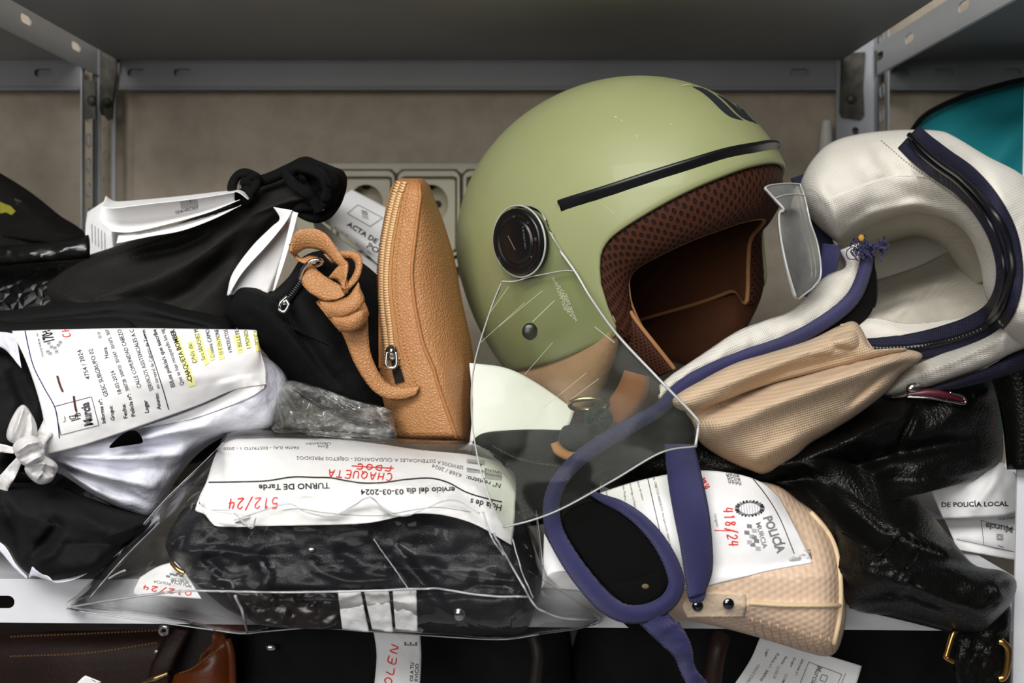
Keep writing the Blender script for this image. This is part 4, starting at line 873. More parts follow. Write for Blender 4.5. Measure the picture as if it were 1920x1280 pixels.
for a, b, w in ((370, 596), (480, 490), 1.2), ((200, 620), (420, 440), .8), ((250, 420), (150, 560), .8), ((110, 700), (330, 500), .7), ((560, 985), (700, 880), .8), ((420, 1030), (640, 850), .7), ((680, 620), (780, 700), 1.2), ((330, 860), (470, 700), .7), ((900, 760), (1000, 860), .8): line(g, vbv, [zp(*a), zp(*b)], w, 0, lift=.0003)
for k, s_ in enumerate(['DO NOT USE', 'SOLVENTS OR', 'FUEL ON', 'CLEAN WITH', 'SOAP WATER']): 
    text(g, vbv, s_, zp(470+16*k, 385+20*k-8), zp(530+14*k, 560+14*k-20), 3.0, 0, 0, 0, .0003)
if g.n: obj('scratches', g, mat('frosted_scratch', '#aeb29d', .8), vis_o)
g = G(); ball(lay(vbv, [(993, 620)], -.001)[0][0], .0075, 16, (.9, .35, 1), g); obj('visor_stud', g, clear('smoked_plug', '#8d9285', .25, '#50524a', .3), vis_o)
vfar = [[(1434, 352, .862), (1445, 347, .868), (1475, 344, .885), (1500, 345, .90)], [(1452, 372, .862), (1470, 366, .870), (1492, 364, .885), (1508, 366, .90)], [(1470, 393, .86), (1484, 390, .868), (1500, 390, .882), (1514, 392, .895)], [(1461, 402, .862), (1478, 410, .868), (1500, 415, .880), (1520, 418, .892)],
        [(1465, 450, .862), (1484, 458, .868), (1506, 460, .880), (1534, 462, .892)], [(1478, 510, .86), (1492, 512, .868), (1512, 512, .878), (1539, 515, .888)], [(1492, 556, .86), (1497, 560, .866), (1508, 552, .874), (1524, 540, .882)]]
g = sheet(vfar, 40, 24, .0022); nf = 2*39*23; g.m = [1 if i >= nf else 0 for i in range(len(g.f))]
vf = obj('visor_fragment', g, [clear('sheen_polycarbonate', '#f2f4ee', .2, '#f0f1ec', .08, film=(14, .42), gloss=.9), VED_GLOW], hel)  # haze raised to paint a white sheen over the clear piece
g = G(); tube([(r[0][0], r[0][1], r[0][2]-.0005) for r in vfar], .0011, 6, g=g, samples=60); tube([(r[3][0], r[3][1], r[3][2]-.0005) for r in vfar], .0009, 6, g=g, samples=60); tube([(a, b, y-.0005) for a, b, y in vfar[0]], .0009, 6, g=g); tube([(a, b, y-.0005) for a, b, y in vfar[6]], .0009, 6, g=g); tube([(a, b, y-.0005) for a, b, y in vfar[1]], .0008, 6, g=g)
obj('visor_rim', g, VED_GLOW, vf)
# chin strap, ring and leather end of the strap
g = strap([(1195, 700, .89), (1185, 735, .885), (1165, 765, .882), (1150, 790, .882)], [50, 58, 56, 40], .005, bulge=.004); obj('chin_strap', g, SUEDE, hel)
g = blob([(1052, 805), (1062, 797), (1095, 794), (1112, 798), (1112, 826), (1100, 838), (1066, 842), (1050, 835), (1047, 818)], .865, .014, .012, noise=(.001, 20)); obj('webbing', g, mat('dark_grey_webbing', '#2f3233', .85, ('weave', 260, .0006)), hel)
g = tube([(1068, 757, .868), (1078, 750, .865), (1105, 747, .862), (1135, 752, .864), (1140, 759, .868), (1130, 766, .87), (1100, 768, .872), (1075, 765, .87)], .0022, 8, closed=True, samples=60); obj('ring', g, mat('brass_ring', '#cbb689', .25, metal=1), hel)
g = blob([(1100, 770), (1120, 762), (1142, 768), (1148, 790), (1130, 812), (1105, 815), (1096, 795)], .87, .010, .010, noise=(.007, 9)); obj('green_tab', g, mat('dark_green_fabric', '#10281a', .9, ('noise', 300, .001)), hel)
g = band([(1032, 832, .858), (1040, 850, .855), (1060, 862, .853), (1085, 864, .852), (1106, 858, .852)], [(1048, 826, .862), (1056, 838, .858), (1070, 846, .855), (1088, 846, .854), (1106, 842, .853)], 30, .003, bulge=.002); obj('strap_end', g, mat('tan_strap_suede', '#a9764c', .85, ('noise', 400, .0004)), hel)

# ------------------------------------------------------------------ under the helmet: white sheet, mesh pouch
g = sheet([[(880, 680, .93), (950, 690, .925), (1010, 720, .92), (1078, 768, .92)], [(886, 760, .915), (950, 765, .91), (1010, 775, .908), (1070, 790, .91)], [(880, 836, .905), (905, 812, .90), (980, 806, .90), (1062, 806, .905)]], 24, 30, noise=(.001, 60))
tag(obj('blank_sheet', g, PM), 'blank white sheet lying under the helmet behind the clear visor', 'paper')
mp = thing('mesh_pouch', 'black mesh zip pouch lying below the helmet ring', 'pouch', P(990, 900, .89))
g = blob([(884, 840), (900, 815), (960, 806), (1040, 806), (1090, 815), (1120, 850), (1125, 900), (1110, 960), (1000, 985), (930, 985), (890, 900)], .895, .022, .02, noise=(.003, 40), fold=[([(900, 832), (960, 838), (1040, 850)], 8, .004)])
obj('body', g, mat('black_mesh_fabric', '#131415', .85, ('weave', 190, .0003, .4), spec=.2), mp)
g = G()
for k in range(34):
    c = cr(np.array([(925, 838, .868), (960, 856, .867), (1000, 868, .866), (1048, 874, .866)], float), 34)[k]; tube([(c[0], c[1]-3.5, c[2]), (c[0]+1, c[1]+3.5, c[2])], .0011, 5, samples=2, g=g)
obj('zipper_teeth', g, BLKP, mp)

# ------------------------------------------------------------------ clear bag with leather jacket and paper
lj = thing('leather_jacket', 'folded black leather jacket packed in the clear plastic bag', 'jacket', P(660, 1190, .86))
fr = [([(315, 1030), (360, 1035), (420, 1032), (480, 1045), (505, 1075), (490, 1110)], 10, .008), ([(380, 1040), (420, 1075), (470, 1080)], 10, -.007), ([(420, 1090), (450, 1050), (500, 1020)], 9, .006), ([(560, 1030), (600, 1070), (650, 1090), (720, 1085), (760, 1060)], 10, .007),
      ([(640, 1030), (680, 1060), (760, 1070)], 12, -.006), ([(740, 1030), (780, 1080), (830, 1140), (850, 1165)], 12, .008), ([(800, 1060), (880, 1080), (960, 1090), (1000, 1085)], 8, .006), ([(850, 1110), (900, 1095), (990, 1100)], 7, -.006), ([(500, 1150), (560, 1165), (620, 1150)], 8, .005), ([(420, 1110), (700, 1112), (990, 1112)], 9, -.007)]
g = blob([(310, 1022), (330, 975), (352, 950), (420, 935), (560, 930), (760, 930), (880, 940), (960, 960), (1005, 1010), (1016, 1070), (1005, 1130), (985, 1182), (930, 1190), (800, 1186), (640, 1180), (520, 1172), (440, 1150), (380, 1105), (335, 1065)], .865, .058, .010, Yfun=lambda x, y: .868-np.clip((y-1040)/80, 0, 1)*.018, spine=[(400, 1030), (660, 1060), (940, 1070)], N=220, K=40, p=3.8, fold=fr, noise=(.003, 38))
jv = g.bvh(); obj('body', g, BLKS, lj)
g = blob([(425, 1112), (470, 1108), (625, 1110), (628, 1172), (560, 1178), (480, 1168)], .800, .006, .01, noise=(.003, 24), p=4); obj('cuff', g, mat('brown_black_leather', '#1b1714', .36, ('noise', 90, .0005)), lj)
STRI = mat('white_label_cloth', '#c9c9c8', .6, ('noise', 100, .001))
for x0, x1, x2, x3 in ((633, 676, 642, 692), (682, 729, 698, 737), (736, 781, 742, 783)):
    g = sheet([[(x0, 1106, .802), ((x0+x1)/2, 1106, .801), (x1, 1106, .802)], [((x0+x2)/2, 1145, .796), ((x0+x1+x2+x3)/4, 1145, .795), ((x1+x3)/2, 1145, .796)], [(x2, 1180, .800), ((x2+x3)/2, 1183, .80), (x3, 1185, .80)]], 20, 14, .0008, noise=(.0015, 22)); drape(g, jv, 20, 14, .002, 40); obj('stripe', g, STRI, lj)
V, ok = lay(jv, [(861, 1150)], 0); g = G(); ball(V[0]+np.array([0, -.001, 0]), .0052, 16, (1, .5, 1), g); obj('snap_and_glint', g, CHROME, lj)
V, ok = lay(jv, [(584, 1030)], 0); g = G(); ball(V[0]+np.array([0, -.001, 0]), .0028, 12, (1.3, .5, .8), g); obj('snap_and_glint', g, CHROME, lj)  # small chrome bead stands in for a highlight, no snap here

# registry paper on the jacket
sr = thing('service_sheet', 'torn white service sheet with red handwriting inside the clear plastic bag', 'paper', P(660, 985, .80))
g = sheet([[(428, 815, .885), (520, 818, .882), (610, 820, .878), (700, 830, .874), (790, 843, .871), (880, 852, .870), (938, 866, .872)],
           [(405, 850, .862), (510, 850, .855), (600, 850, .850), (700, 852, .846), (800, 862, .846), (900, 875, .848), (966, 892, .853)],
           [(388, 900, .835), (500, 900, .822), (600, 895, .815), (700, 896, .812), (800, 905, .813), (890, 925, .817), (966, 950, .826)],
           [(372, 945, .815), (480, 940, .800), (590, 935, .796), (690, 938, .793), (790, 930, .793), (880, 955, .799), (964, 985, .810)],
           [(402, 985, .806), (480, 986, .795), (590, 984, .791), (690, 980, .788), (790, 962, .788), (880, 978, .793), (960, 1022, .805)]], 70, 110, .0004, noise=(.0012, 50), fold=[([(600, 905), (690, 915), (800, 905)], 10, .002), ([(830, 880), (900, 920), (950, 1000)], 14, .003)]); drape(g, jv, 70, 110, .0015, 14)
bv = g.bvh(); z = zr(320, 780, 2.667)
T = lambda s, a, b, h, m=I_K, bold=0: text(g, bv, s, z(*a), z(*b), h*1.12/2.667, m, bold)
line(g, bv, [z(190, 332), z(350, 330), z(480, 325), z(610, 306), z(720, 308), z(800, 310), z(880, 325), z(960, 336), z(1060, 334), z(1180, 318), z(1300, 312), z(1390, 335), z(1470, 378), z(1560, 408), z(1655, 430)], 2.4, I_K)
T('TURNO DE Tarde', (795, 335), (440, 345), 25, bold=.9); T('03-03-2024', (1165, 367), (950, 367), 24, bold=.8); T('ervicio del día', (1420, 355), (1178, 362), 26, bold=.8); T('Hoja de s', (1655, 446), (1500, 412), 28, bold=.8)
T('Nº registro:', (1650, 340), (1480, 298), 20, bold=.2); T('6368 / 2024', (1455, 292), (1310, 240), 17, I_G)
T('SERVICIOS A', (1465, 252), (1335, 224), 15, I_G); T('SISTENCIALES A CIUDADANOS - OBJETOS PERDIDOS', (1325, 218), (630, 202), 15, I_G)
T('Zona', (790, 148), (735, 148), 12, I_G); T('Ubicación', (800, 132), (676, 134), 12, I_G); T('FAMA (LA) - DISTRITO 1 - 2020', (640, 152), (265, 158), 12, I_G); T('ACTUACIÓN', (1400, 172), (1230, 160), 9, I_G)
for a, b in (((1480, 262), (1560, 285)), ((1570, 272), (1655, 300)), ((1480, 215), (1570, 240)), ((1570, 285), (1655, 318))): quad(g, bv, [z(a[0], a[1]), z(b[0], a[1]+8), z(b[0], b[1]+4), z(a[0], b[1]-4)], I_Q)
T('Intervención', (1655, 300), (1570, 285), 12); T('Intervención', (1575, 275), (1480, 258), 12); T('Asunto', (1560, 240), (1490, 228), 11); T('Ficha', (1640, 275), (1570, 262), 11)
pen(g, bv, '512/24', z(545, 408), z(285, 415), 50/2.667, 2.4, I_R); pen(g, bv, 'CHAQUETA', z(1115, 290), z(785, 268), 36/2.667, 2.0, I_R); pen(g, bv, 'FDOC', z(1110, 250), z(925, 240), 26/2.667, 2.0, I_R); line(g, bv, [z(1115, 262), z(1020, 258), z(905, 250)], 1.8, I_R)
line(g, bv, [z(160, 470), z(300, 468)], .8, I_Q); line(g, bv, [z(560, 470), z(640, 462), z(760, 480), z(900, 492), z(1050, 495), z(1200, 470), z(1330, 455), z(1500, 480)], 1.4, I_Q)
obj('sheet', g, PM, sr)
g = sheet([[(372, 935, .809), (380, 950, .803), (420, 962, .798), (470, 968, .794)], [(366, 955, .806), (384, 964, .801), (396, 972, .798), (440, 980, .792)], [(372, 960, .806), (398, 966, .80), (405, 986, .796), (478, 986, .790)]], 16, 24, .0006, noise=(.002, 9)); obj('torn_corner', g, PM, sr)
z2 = zr(0, 960, 3.0)
nt_ = thing('case_slip', 'small white slip with red pen numbers at the left corner of the clear bag', 'paper', P(310, 1120, .83))
g = sheet([[(262, 1082, .835), (295, 1062, .835), (328, 1052, .836)], [(250, 1108, .825), (300, 1088, .824), (350, 1078, .826)], [(256, 1114, .82), (320, 1118, .818), (378, 1122, .82)]], 20, 30, noise=(.001, 30)); bv = g.bvh()
text(g, bv, 'POLICIA', z2(1085, 405), z2(960, 375), 7, I_G, .6); text(g, bv, 'MURCIA', z2(1070, 382), z2(965, 366), 6, I_G); text(g, bv, 'POLICIA', z2(960, 395), z2(865, 383), 5, I_G); pen(g, bv, '012/24', z2(1085, 445), z2(800, 408), 9, 1.6, I_R)
for a, b in ((935, 355), (975, 348), (1010, 352), (955, 343), (992, 340)): quad(g, bv, [z2(a, b), z2(a+22, b+2), z2(a+22, b+13), z2(a, b+11)], I_G, 3)
obj('sheet', g, PM, nt_)
g = tube([(322, 1055, .82), (332, 1066, .816), (346, 1074, .815)], .0018, 8); obj('paper_clip', g, GOLD, nt_)

# the bag itself
CLR = clear('clear_polythene', '#fefefd', .006, '#f8f9fb', .06, bump=(30, .0014), ior=1.18, film=(16, .03), gloss=1.0)
SEAM_HL = clear('polythene_seam_highlight', '#ffffff', .55, '#fbfbff', .12)
cb_ = thing('clear_bag', 'clear plastic bag holding a black leather jacket at the shelf edge', 'plastic bag', P(620, 1195, .83))
rk = []
for a in ([(140, 1135), (240, 1100), (330, 1090), (440, 1108)], [(190, 1070), (300, 1080), (360, 1100)], [(230, 1030), (330, 960), (400, 860)], [(420, 1115), (450, 1150), (465, 1182)], [(330, 1000), (300, 1080), (330, 1160)], [(880, 930), (940, 1020), (990, 1080), (1000, 1120)], [(960, 900), (990, 1000), (1020, 1090)], [(740, 1020), (800, 1100), (850, 1160)], [(920, 960), (930, 1040), (955, 1050)],
          [(985, 1090), (960, 1150), (930, 1195)], [(1010, 1110), (1060, 1140), (1120, 1165)], [(560, 960), (640, 945), (700, 930), (760, 965), (840, 940)], [(470, 1170), (560, 1160), (640, 1175)], [(520, 960), (480, 1020), (500, 1090)]): rk.append((a, 9, .006))
for a in ([(180, 1110), (280, 1080), (340, 1060)], [(250, 1050), (340, 980), (420, 880)], [(700, 1000), (760, 1080), (800, 1150)], [(900, 900), (960, 990), (1000, 1050)], [(440, 1130), (500, 1160), (600, 1160)]): rk.append((a, 10, -.005))
g = blob([(126, 1140), (150, 1110), (190, 1070), (245, 1010), (300, 945), (350, 895), (400, 850), (428, 809), (520, 803), (640, 808), (760, 820), (880, 826), (945, 855), (985, 905), (1005, 960), (1022, 1020), (1045, 1080), (1085, 1130), (1130, 1160), (1090, 1178), (1010, 1190), (940, 1199), (840, 1192), (720, 1186), (600, 1176), (540, 1172), (465, 1187), (405, 1181), (340, 1166), (240, 1152)], .862, .086, .012,
    spine=[(330, 1060), (560, 1010), (760, 1010), (960, 1050)], N=240, K=46, p=3.4, fold=rk, noise=(.003, 30),
    Yfun=lambda x, y: .872-np.clip((y-1060)/140, 0, 1)*.018+np.clip((900-y)/120, 0, 1)*.02)
obj('film', g, CLR, cb_); fbv = g.bvh()
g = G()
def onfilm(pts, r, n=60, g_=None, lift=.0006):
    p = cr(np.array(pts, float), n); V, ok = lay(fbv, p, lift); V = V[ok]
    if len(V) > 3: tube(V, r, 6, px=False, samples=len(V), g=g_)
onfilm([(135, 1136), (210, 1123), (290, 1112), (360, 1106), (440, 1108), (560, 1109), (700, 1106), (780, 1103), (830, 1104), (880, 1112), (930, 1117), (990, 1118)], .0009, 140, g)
obj('bottom_fold', g, SEAM_HL, cb_)
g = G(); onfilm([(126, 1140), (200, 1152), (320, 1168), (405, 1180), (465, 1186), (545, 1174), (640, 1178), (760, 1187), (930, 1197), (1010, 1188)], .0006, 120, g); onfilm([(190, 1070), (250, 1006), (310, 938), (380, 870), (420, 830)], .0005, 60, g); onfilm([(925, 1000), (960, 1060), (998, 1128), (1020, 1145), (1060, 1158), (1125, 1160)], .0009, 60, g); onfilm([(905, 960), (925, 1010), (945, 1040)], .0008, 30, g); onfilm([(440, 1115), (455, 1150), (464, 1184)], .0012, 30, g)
obj('side_seam', g, SEAM_HL, cb_)
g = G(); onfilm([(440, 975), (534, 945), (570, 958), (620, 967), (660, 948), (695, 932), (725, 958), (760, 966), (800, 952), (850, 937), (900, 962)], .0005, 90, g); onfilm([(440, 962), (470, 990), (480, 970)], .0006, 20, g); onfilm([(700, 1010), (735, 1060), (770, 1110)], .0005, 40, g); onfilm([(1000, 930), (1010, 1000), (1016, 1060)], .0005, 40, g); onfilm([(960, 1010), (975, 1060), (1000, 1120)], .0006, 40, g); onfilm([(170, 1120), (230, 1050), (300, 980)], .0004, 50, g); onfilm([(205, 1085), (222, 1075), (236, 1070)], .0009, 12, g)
obj('crease_highlight', g, SEAM_HL, cb_)  # pale tubes paint in highlight streaks along the film's creases
# crumpled empty plastic behind
g = blob([(505, 760), (520, 722), (545, 712), (600, 726), (660, 748), (710, 760), (735, 770), (742, 800), (738, 826), (640, 822), (560, 816), (510, 810)], .90, .03, .02, noise=(.007, 26), N=160, K=30, spine=[(560, 770), (690, 795)], fold=[([(530, 730), (560, 770), (600, 800)], 6, .010), ([(600, 740), (640, 780), (700, 800)], 6, -.010), ([(580, 740), (570, 790), (590, 815)], 5, .008), ([(650, 760), (680, 785), (730, 790)], 5, .010), ([(515, 740), (530, 790), (525, 812)], 4, .008), ([(540, 720), (600, 760), (690, 775)], 4, .007), ([(610, 815), (650, 790), (720, 800)], 4, -.007)])
tag(obj('crumpled_bag', g, clear('milky_polythene', '#f6f7f4', .10, '#f4f5f2', .08, bump=(36, .004), ior=1.5, film=(26, .42))), 'crumpled empty clear plastic bag between the white bag and the tan pouch', 'plastic bag')

# ------------------------------------------------------------------ cream and navy backpack
CREAM = mat('cream_canvas', '#dedad0', .85, ('weave', 165, .0003, .35), vary=('#cfc8ba', 12, .6), sheen=.1)
CREAM_SHADED = mat('cream_lining_shaded', '#c9c3b5', .85, ('weave', 240, .0003, .35), vary=('#b3ac9d', 10, .7))  # lining darkened, putting the shade inside the bag into its colour
BEIGE = mat('beige_canvas', '#cdb395', .85, ('weave', 150, .0005, .25), vary=('#c3a888', 14, .5), sheen=.1)
NAVY = mat('navy_webbing', '#2f2e62', .6, ('rib', 190, .0009, .9), vary=('#272654', 30, .6), sheen=.1); NAVYD = mat('dark_navy_tape', '#14142f', .7, ('weave', 260, .0005)); ZIPB = mat('black_zip_coil', '#0c0c10', .38)
BLKPAD = mat('black_foam_fabric', '#0a0a0b', .92, ('noise', 420, .0005), vary=('#0f0f10', 30, .6), spec=.15)
bk = thing('backpack', 'cream canvas backpack with navy piping and open zip beside the helmet', 'backpack', P(1600, 880, .93))
# upper cloth body
g = blob([(1500, 350), (1506, 330), (1520, 304), (1545, 276), (1575, 260), (1612, 251), (1650, 246), (1700, 243), (1760, 245), (1790, 256), (1850, 292), (1925, 335), (1990, 420), (1990, 640), (1900, 640), (1850, 560), (1838, 500), (1820, 450), (1790, 418), (1740, 402), (1690, 404), (1640, 420), (1590, 446), (1572, 455), (1550, 440), (1520, 410), (1502, 376)], 1.0, .085, .025, Yfun=lambda x, y: 1.0-.172*np.clip((x-1700)/180, 0, 1)**2*(3-2*np.clip((x-1700)/180, 0, 1)),
    spine=[(1560, 370), (1680, 330), (1800, 350), (1890, 430), (1925, 560)], N=220, K=36, p=2.3, noise=(.004, 60), fold=[([(1640, 268), (1650, 300), (1690, 330)], 14, -.006), ([(1520, 330), (1560, 380), (1580, 430)], 16, .006), ([(1580, 440), (1640, 400), (1720, 385), (1790, 400), (1840, 470)], 12, .012), ([(1600, 300), (1640, 340), (1700, 360), (1780, 385)], 18, -.006), ([(1680, 250), (1740, 300), (1810, 350), (1870, 420), (1890, 520)], 20, .008)])
obj('body', g, CREAM, bk); bbv = g.bvh()
g = G()
for pth in ([(1652, 264), (1700, 304), (1760, 346), (1820, 388)],):
    c_ = cr(np.array(pth, float), 70)
    for k in range(0, 69, 2):
        V, ok = lay(bbv, [c_[k], c_[k+1]], .0003)
        if all(ok): tube(V, .0005, 5, px=False, samples=2, g=g)
obj('stitching', g, mat('grey_thread', '#8f8a7e', .8), bk)
# interior: rear wall, floor and rolled rims
g = blob([(1540, 440), (1600, 380), (1700, 350), (1820, 350), (1900, 420), (1920, 540), (1880, 640), (1780, 690), (1620, 690), (1500, 690), (1520, 560)], 1.15, .004, .02, spine=[(1700, 540)], p=5); obj('rear_lining', g, CREAM_SHADED, bk)
g = sheet([[(1570, 455, 1.0), (1604, 428, .99), (1655, 404, .975), (1720, 392, .965), (1790, 404, .95), (1838, 452, .92), (1856, 520, .90)], [(1586, 480, 1.04), (1625, 452, 1.03), (1670, 436, 1.02), (1720, 426, 1.01), (1768, 444, 1.0), (1806, 490, .995), (1826, 540, .985)], [(1600, 484, 1.08), (1640, 462, 1.08), (1690, 444, 1.08), (1726, 440, 1.07), (1766, 458, 1.06), (1798, 500, 1.05), (1822, 552, 1.03)], [(1560, 470, 1.14), (1640, 430, 1.14), (1690, 420, 1.14), (1730, 420, 1.14), (1780, 440, 1.12), (1810, 480, 1.10), (1840, 540, 1.06)]], 24, 60, .0012, noise=(.003, 40)); obj('upper_rim', g, CREAM_SHADED, bk)
g = sheet([[(1610, 610, .935), (1660, 622, .925), (1730, 622, .918), (1800, 606, .915), (1850, 590, .885), (1878, 548, .875), (1884, 500, .875)], [(1600, 590, .945), (1650, 592, .94), (1700, 578, .938), (1770, 570, .938), (1830, 564, .92), (1860, 530, .91), (1862, 490, .905)], [(1600, 575, .985), (1650, 580, .985), (1700, 560, .985), (1750, 545, .985), (1800, 535, .985), (1835, 515, .975), (1842, 480, .97)], [(1600, 560, 1.06), (1650, 560, 1.06), (1700, 540, 1.06), (1750, 520, 1.06), (1790, 505, 1.05), (1815, 490, 1.03), (1830, 470, 1.0)], [(1570, 540, 1.14), (1640, 525, 1.14), (1690, 510, 1.14), (1730, 495, 1.14), (1780, 470, 1.13), (1820, 450, 1.12), (1850, 430, 1.08)]], 36, 60, .0012, noise=(.003, 36), fold=[([(1660, 590), (1740, 560), (1820, 545)], 10, .006)]); obj('lower_lining', g, CREAM_SHADED, bk)
# zip tape and coil following the opening
zt_px = [(1703, 256, .945), (1730, 281, .925), (1765, 308, .912), (1810, 340, .903), (1850, 385, .897), (1880, 440, .893), (1893, 500, .892), (1888, 550, .893), (1868, 590, .896), (1830, 618, .899), (1780, 636, .902), (1720, 648, .905), (1660, 652, .908), (1625, 652, .91)]
tape_w = [58, 62, 62, 60, 58, 56, 52, 52, 56, 60, 58, 52, 44, 36]
zt_px = [(a, b, y-.045*min(1, max(0, (a-1720)/160))) for a, b, y in zt_px]
g = strap([(a, b, y) for a, b, y in zt_px], tape_w, .0016, 120, 9, bulge=.003); drape(g, bbv, 9, 120, .002, 6)
tv_ = g.bvh(); z_on = lambda dx, dy, k0=0: [lay(tv_, [(a+dx, b+dy)], .0018)[0][0] for a, b, y in cr(np.array(zt_px, float), 60)[k0:] if lay(tv_, [(a+dx, b+dy)])[1][0]]; obj('zipper_tape', g, NAVYD, bk)
g = G(); tube(z_on(3, 0), .0028, 8, px=False, g=g, samples=160); tube(z_on(-7, 5), .0018, 8, px=False, g=g, samples=160)
obj('zipper_coil', g, ZIPB, bk)
g = G(); c_ = z_on(3, 0)
c_ = cr(np.c_[np.array(c_), np.zeros(len(c_))], 300)[:, :3]+np.array([0, -.003, 0])
for k in range(215, 298, 2): tube([c_[k]+np.array([-.0005, 0, .0012]), c_[k]+np.array([.0005, 0, -.0006])], .0006, 5, px=False, samples=2, g=g)
obj('stitching', g, mat('white_thread', '#8d8d98', .6), bk)
# lower white lip between opening and beige pocket
g = sheet([[(1580, 604, .93), (1640, 596, .922), (1700, 606, .915), (1770, 600, .912), (1840, 582, .885), (1872, 548, .872)], [(1590, 606, .922), (1640, 612, .914), (1700, 622, .908), (1770, 616, .906), (1840, 596, .88), (1878, 556, .868)], [(1600, 610, .92), (1625, 642, .914), (1690, 638, .909), (1770, 626, .907), (1836, 604, .88), (1874, 562, .87)]], 16, 50, .002, noise=(.001, 30)); obj('lower_lip', g, CREAM, bk)
# right side panel below the zip
g = blob([(1660, 740), (1690, 700), (1730, 672), (1800, 652), (1860, 626), (1900, 590), (1960, 540), (1990, 620), (1960, 640), (1905, 660), (1840, 690), (1770, 715), (1710, 735)], .93, .025, .02, Yfun=lambda x, y: .93-.103*np.clip((x-1720)/160, 0, 1), spine=[(1700, 715), (1800, 675), (1930, 600)], noise=(.002, 40), fold=[([(1690, 715), (1780, 680), (1890, 630)], 8, .004)]); obj('side_panel', g, CREAM, bk)
g = blob([(1650, 742), (1700, 738), (1780, 716), (1850, 690), (1920, 655), (1990, 625), (1990, 660), (1930, 690), (1850, 715), (1790, 730), (1720, 748), (1670, 752)], .935, .02, .012, Yfun=lambda x, y: .93-.095*np.clip((x-1720)/160, 0, 1), spine=[(1690, 744), (1800, 715), (1950, 655)], noise=(.001, 40)); obj('base_piping', g, NAVYD, bk)
# beige pocket with deep creases
fr = [([(1300, 785), (1380, 742), (1450, 708), (1560, 682), (1690, 650)], 13, -.034), ([(1370, 712), (1450, 676), (1560, 642), (1612, 624)], 20, .020), ([(1330, 812), (1440, 762), (1560, 716), (1690, 668)], 20, .018), ([(1560, 800), (1640, 740), (1720, 690), (1790, 670)], 12, .008), ([(1400, 870), (1480, 830), (1560, 790)], 14, .006), ([(1590, 760), (1660, 700), (1720, 670)], 7, -.006), ([(1340, 730), (1420, 690), (1500, 660)], 8, -.010), ([(1540, 640), (1580, 660), (1600, 690)], 10, -.008)]
g = blob([(1255, 745), (1300, 712), (1345, 690), (1420, 668), (1510, 640), (1570, 612), (1600, 602), (1618, 620), (1640, 660), (1700, 655), (1730, 668), (1690, 700), (1660, 736), (1610, 776), (1560, 808), (1520, 832), (1495, 856), (1465, 876), (1432, 890), (1404, 882), (1360, 862), (1320, 836), (1296, 810), (1270, 780)], .885, .055, .05, spine=[(1330, 755), (1440, 760), (1600, 690)], N=200, K=40, p=2.5, fold=fr, noise=(.002, 60))
obj('beige_pocket', g, BEIGE, bk)
g = blob([(1256, 748), (1320, 710), (1380, 680), (1440, 662), (1510, 640), (1570, 614), (1600, 603), (1618, 622), (1640, 658), (1700, 652), (1680, 664), (1600, 684), (1500, 706), (1420, 728), (1350, 754), (1290, 772)], .852, .024, .012, spine=[(1290, 752), (1440, 690), (1540, 655), (1640, 655)], N=160, fold=[([(1340, 730), (1440, 690), (1560, 645)], 10, .006), ([(1380, 735), (1480, 695), (1600, 665)], 7, -.005)], noise=(.0015, 50), Yfun=lambda x, y: .845+.02*np.clip((x-1350)/300, 0, 1)); obj('pocket_fold', g, BEIGE, bk)
g = sheet([[(1575, 608, .872), (1600, 603, .870), (1612, 612, .869)], [(1600, 640, .862), (1620, 632, .862), (1632, 645, .863)], [(1625, 664, .862), (1638, 660, .862), (1650, 668, .865)]], 10, 10, .002); obj('pocket_tab', g, BEIGE, bk)
# front strip: cream edge with navy binding from the frayed corner down to the strap
top = [(1572, 470, .96), (1584, 500, .945), (1545, 520, .93), (1490, 578, .905), (1430, 602, .89), (1380, 622, .878), (1310, 668, .862), (1262, 700, .85), (1236, 722, .842)]
nav = [(1610, 455, .935), (1612, 510, .925), (1590, 555, .912), (1540, 598, .895), (1470, 636, .880), (1400, 662, .868), (1330, 690, .856), (1280, 718, .846), (1240, 752, .838)]
g = band(top, nav, 80, .003, 9, bulge=.008, noise=(.0025, 26)); obj('front_edge', g, CREAM, bk)
nav_full = [(1628, 458, .925), (1622, 505, .915), (1598, 560, .900), (1545, 604, .884), (1475, 642, .870), (1400, 668, .858), (1330, 696, .848), (1275, 728, .838), (1235, 768, .830), (1180, 800, .822), (1120, 835, .814), (1075, 870, .806), (1045, 910, .800), (1034, 950, .796), (1040, 995, .790), (1066, 1045, .782), (1100, 1092, .776), (1135, 1130, .772), (1172, 1150, .770), (1215, 1148, .770), (1252, 1128, .772), (1268, 1095, .775), (1258, 1055, .779), (1232, 1010, .784), (1200, 975, .789), (1165, 950, .794), (1128, 934, .799), (1106, 922, .804)]
wn = [22, 26, 28, 28, 28, 28, 28, 28, 28, 27, 27, 28, 30, 30, 30, 32, 34, 36, 38, 38, 36, 34, 32, 30, 28, 26, 22, 12]
g = strap(nav_full, wn, .004, 200, 9, bulge=.0035); obj('navy_binding', g, NAVY, bk)
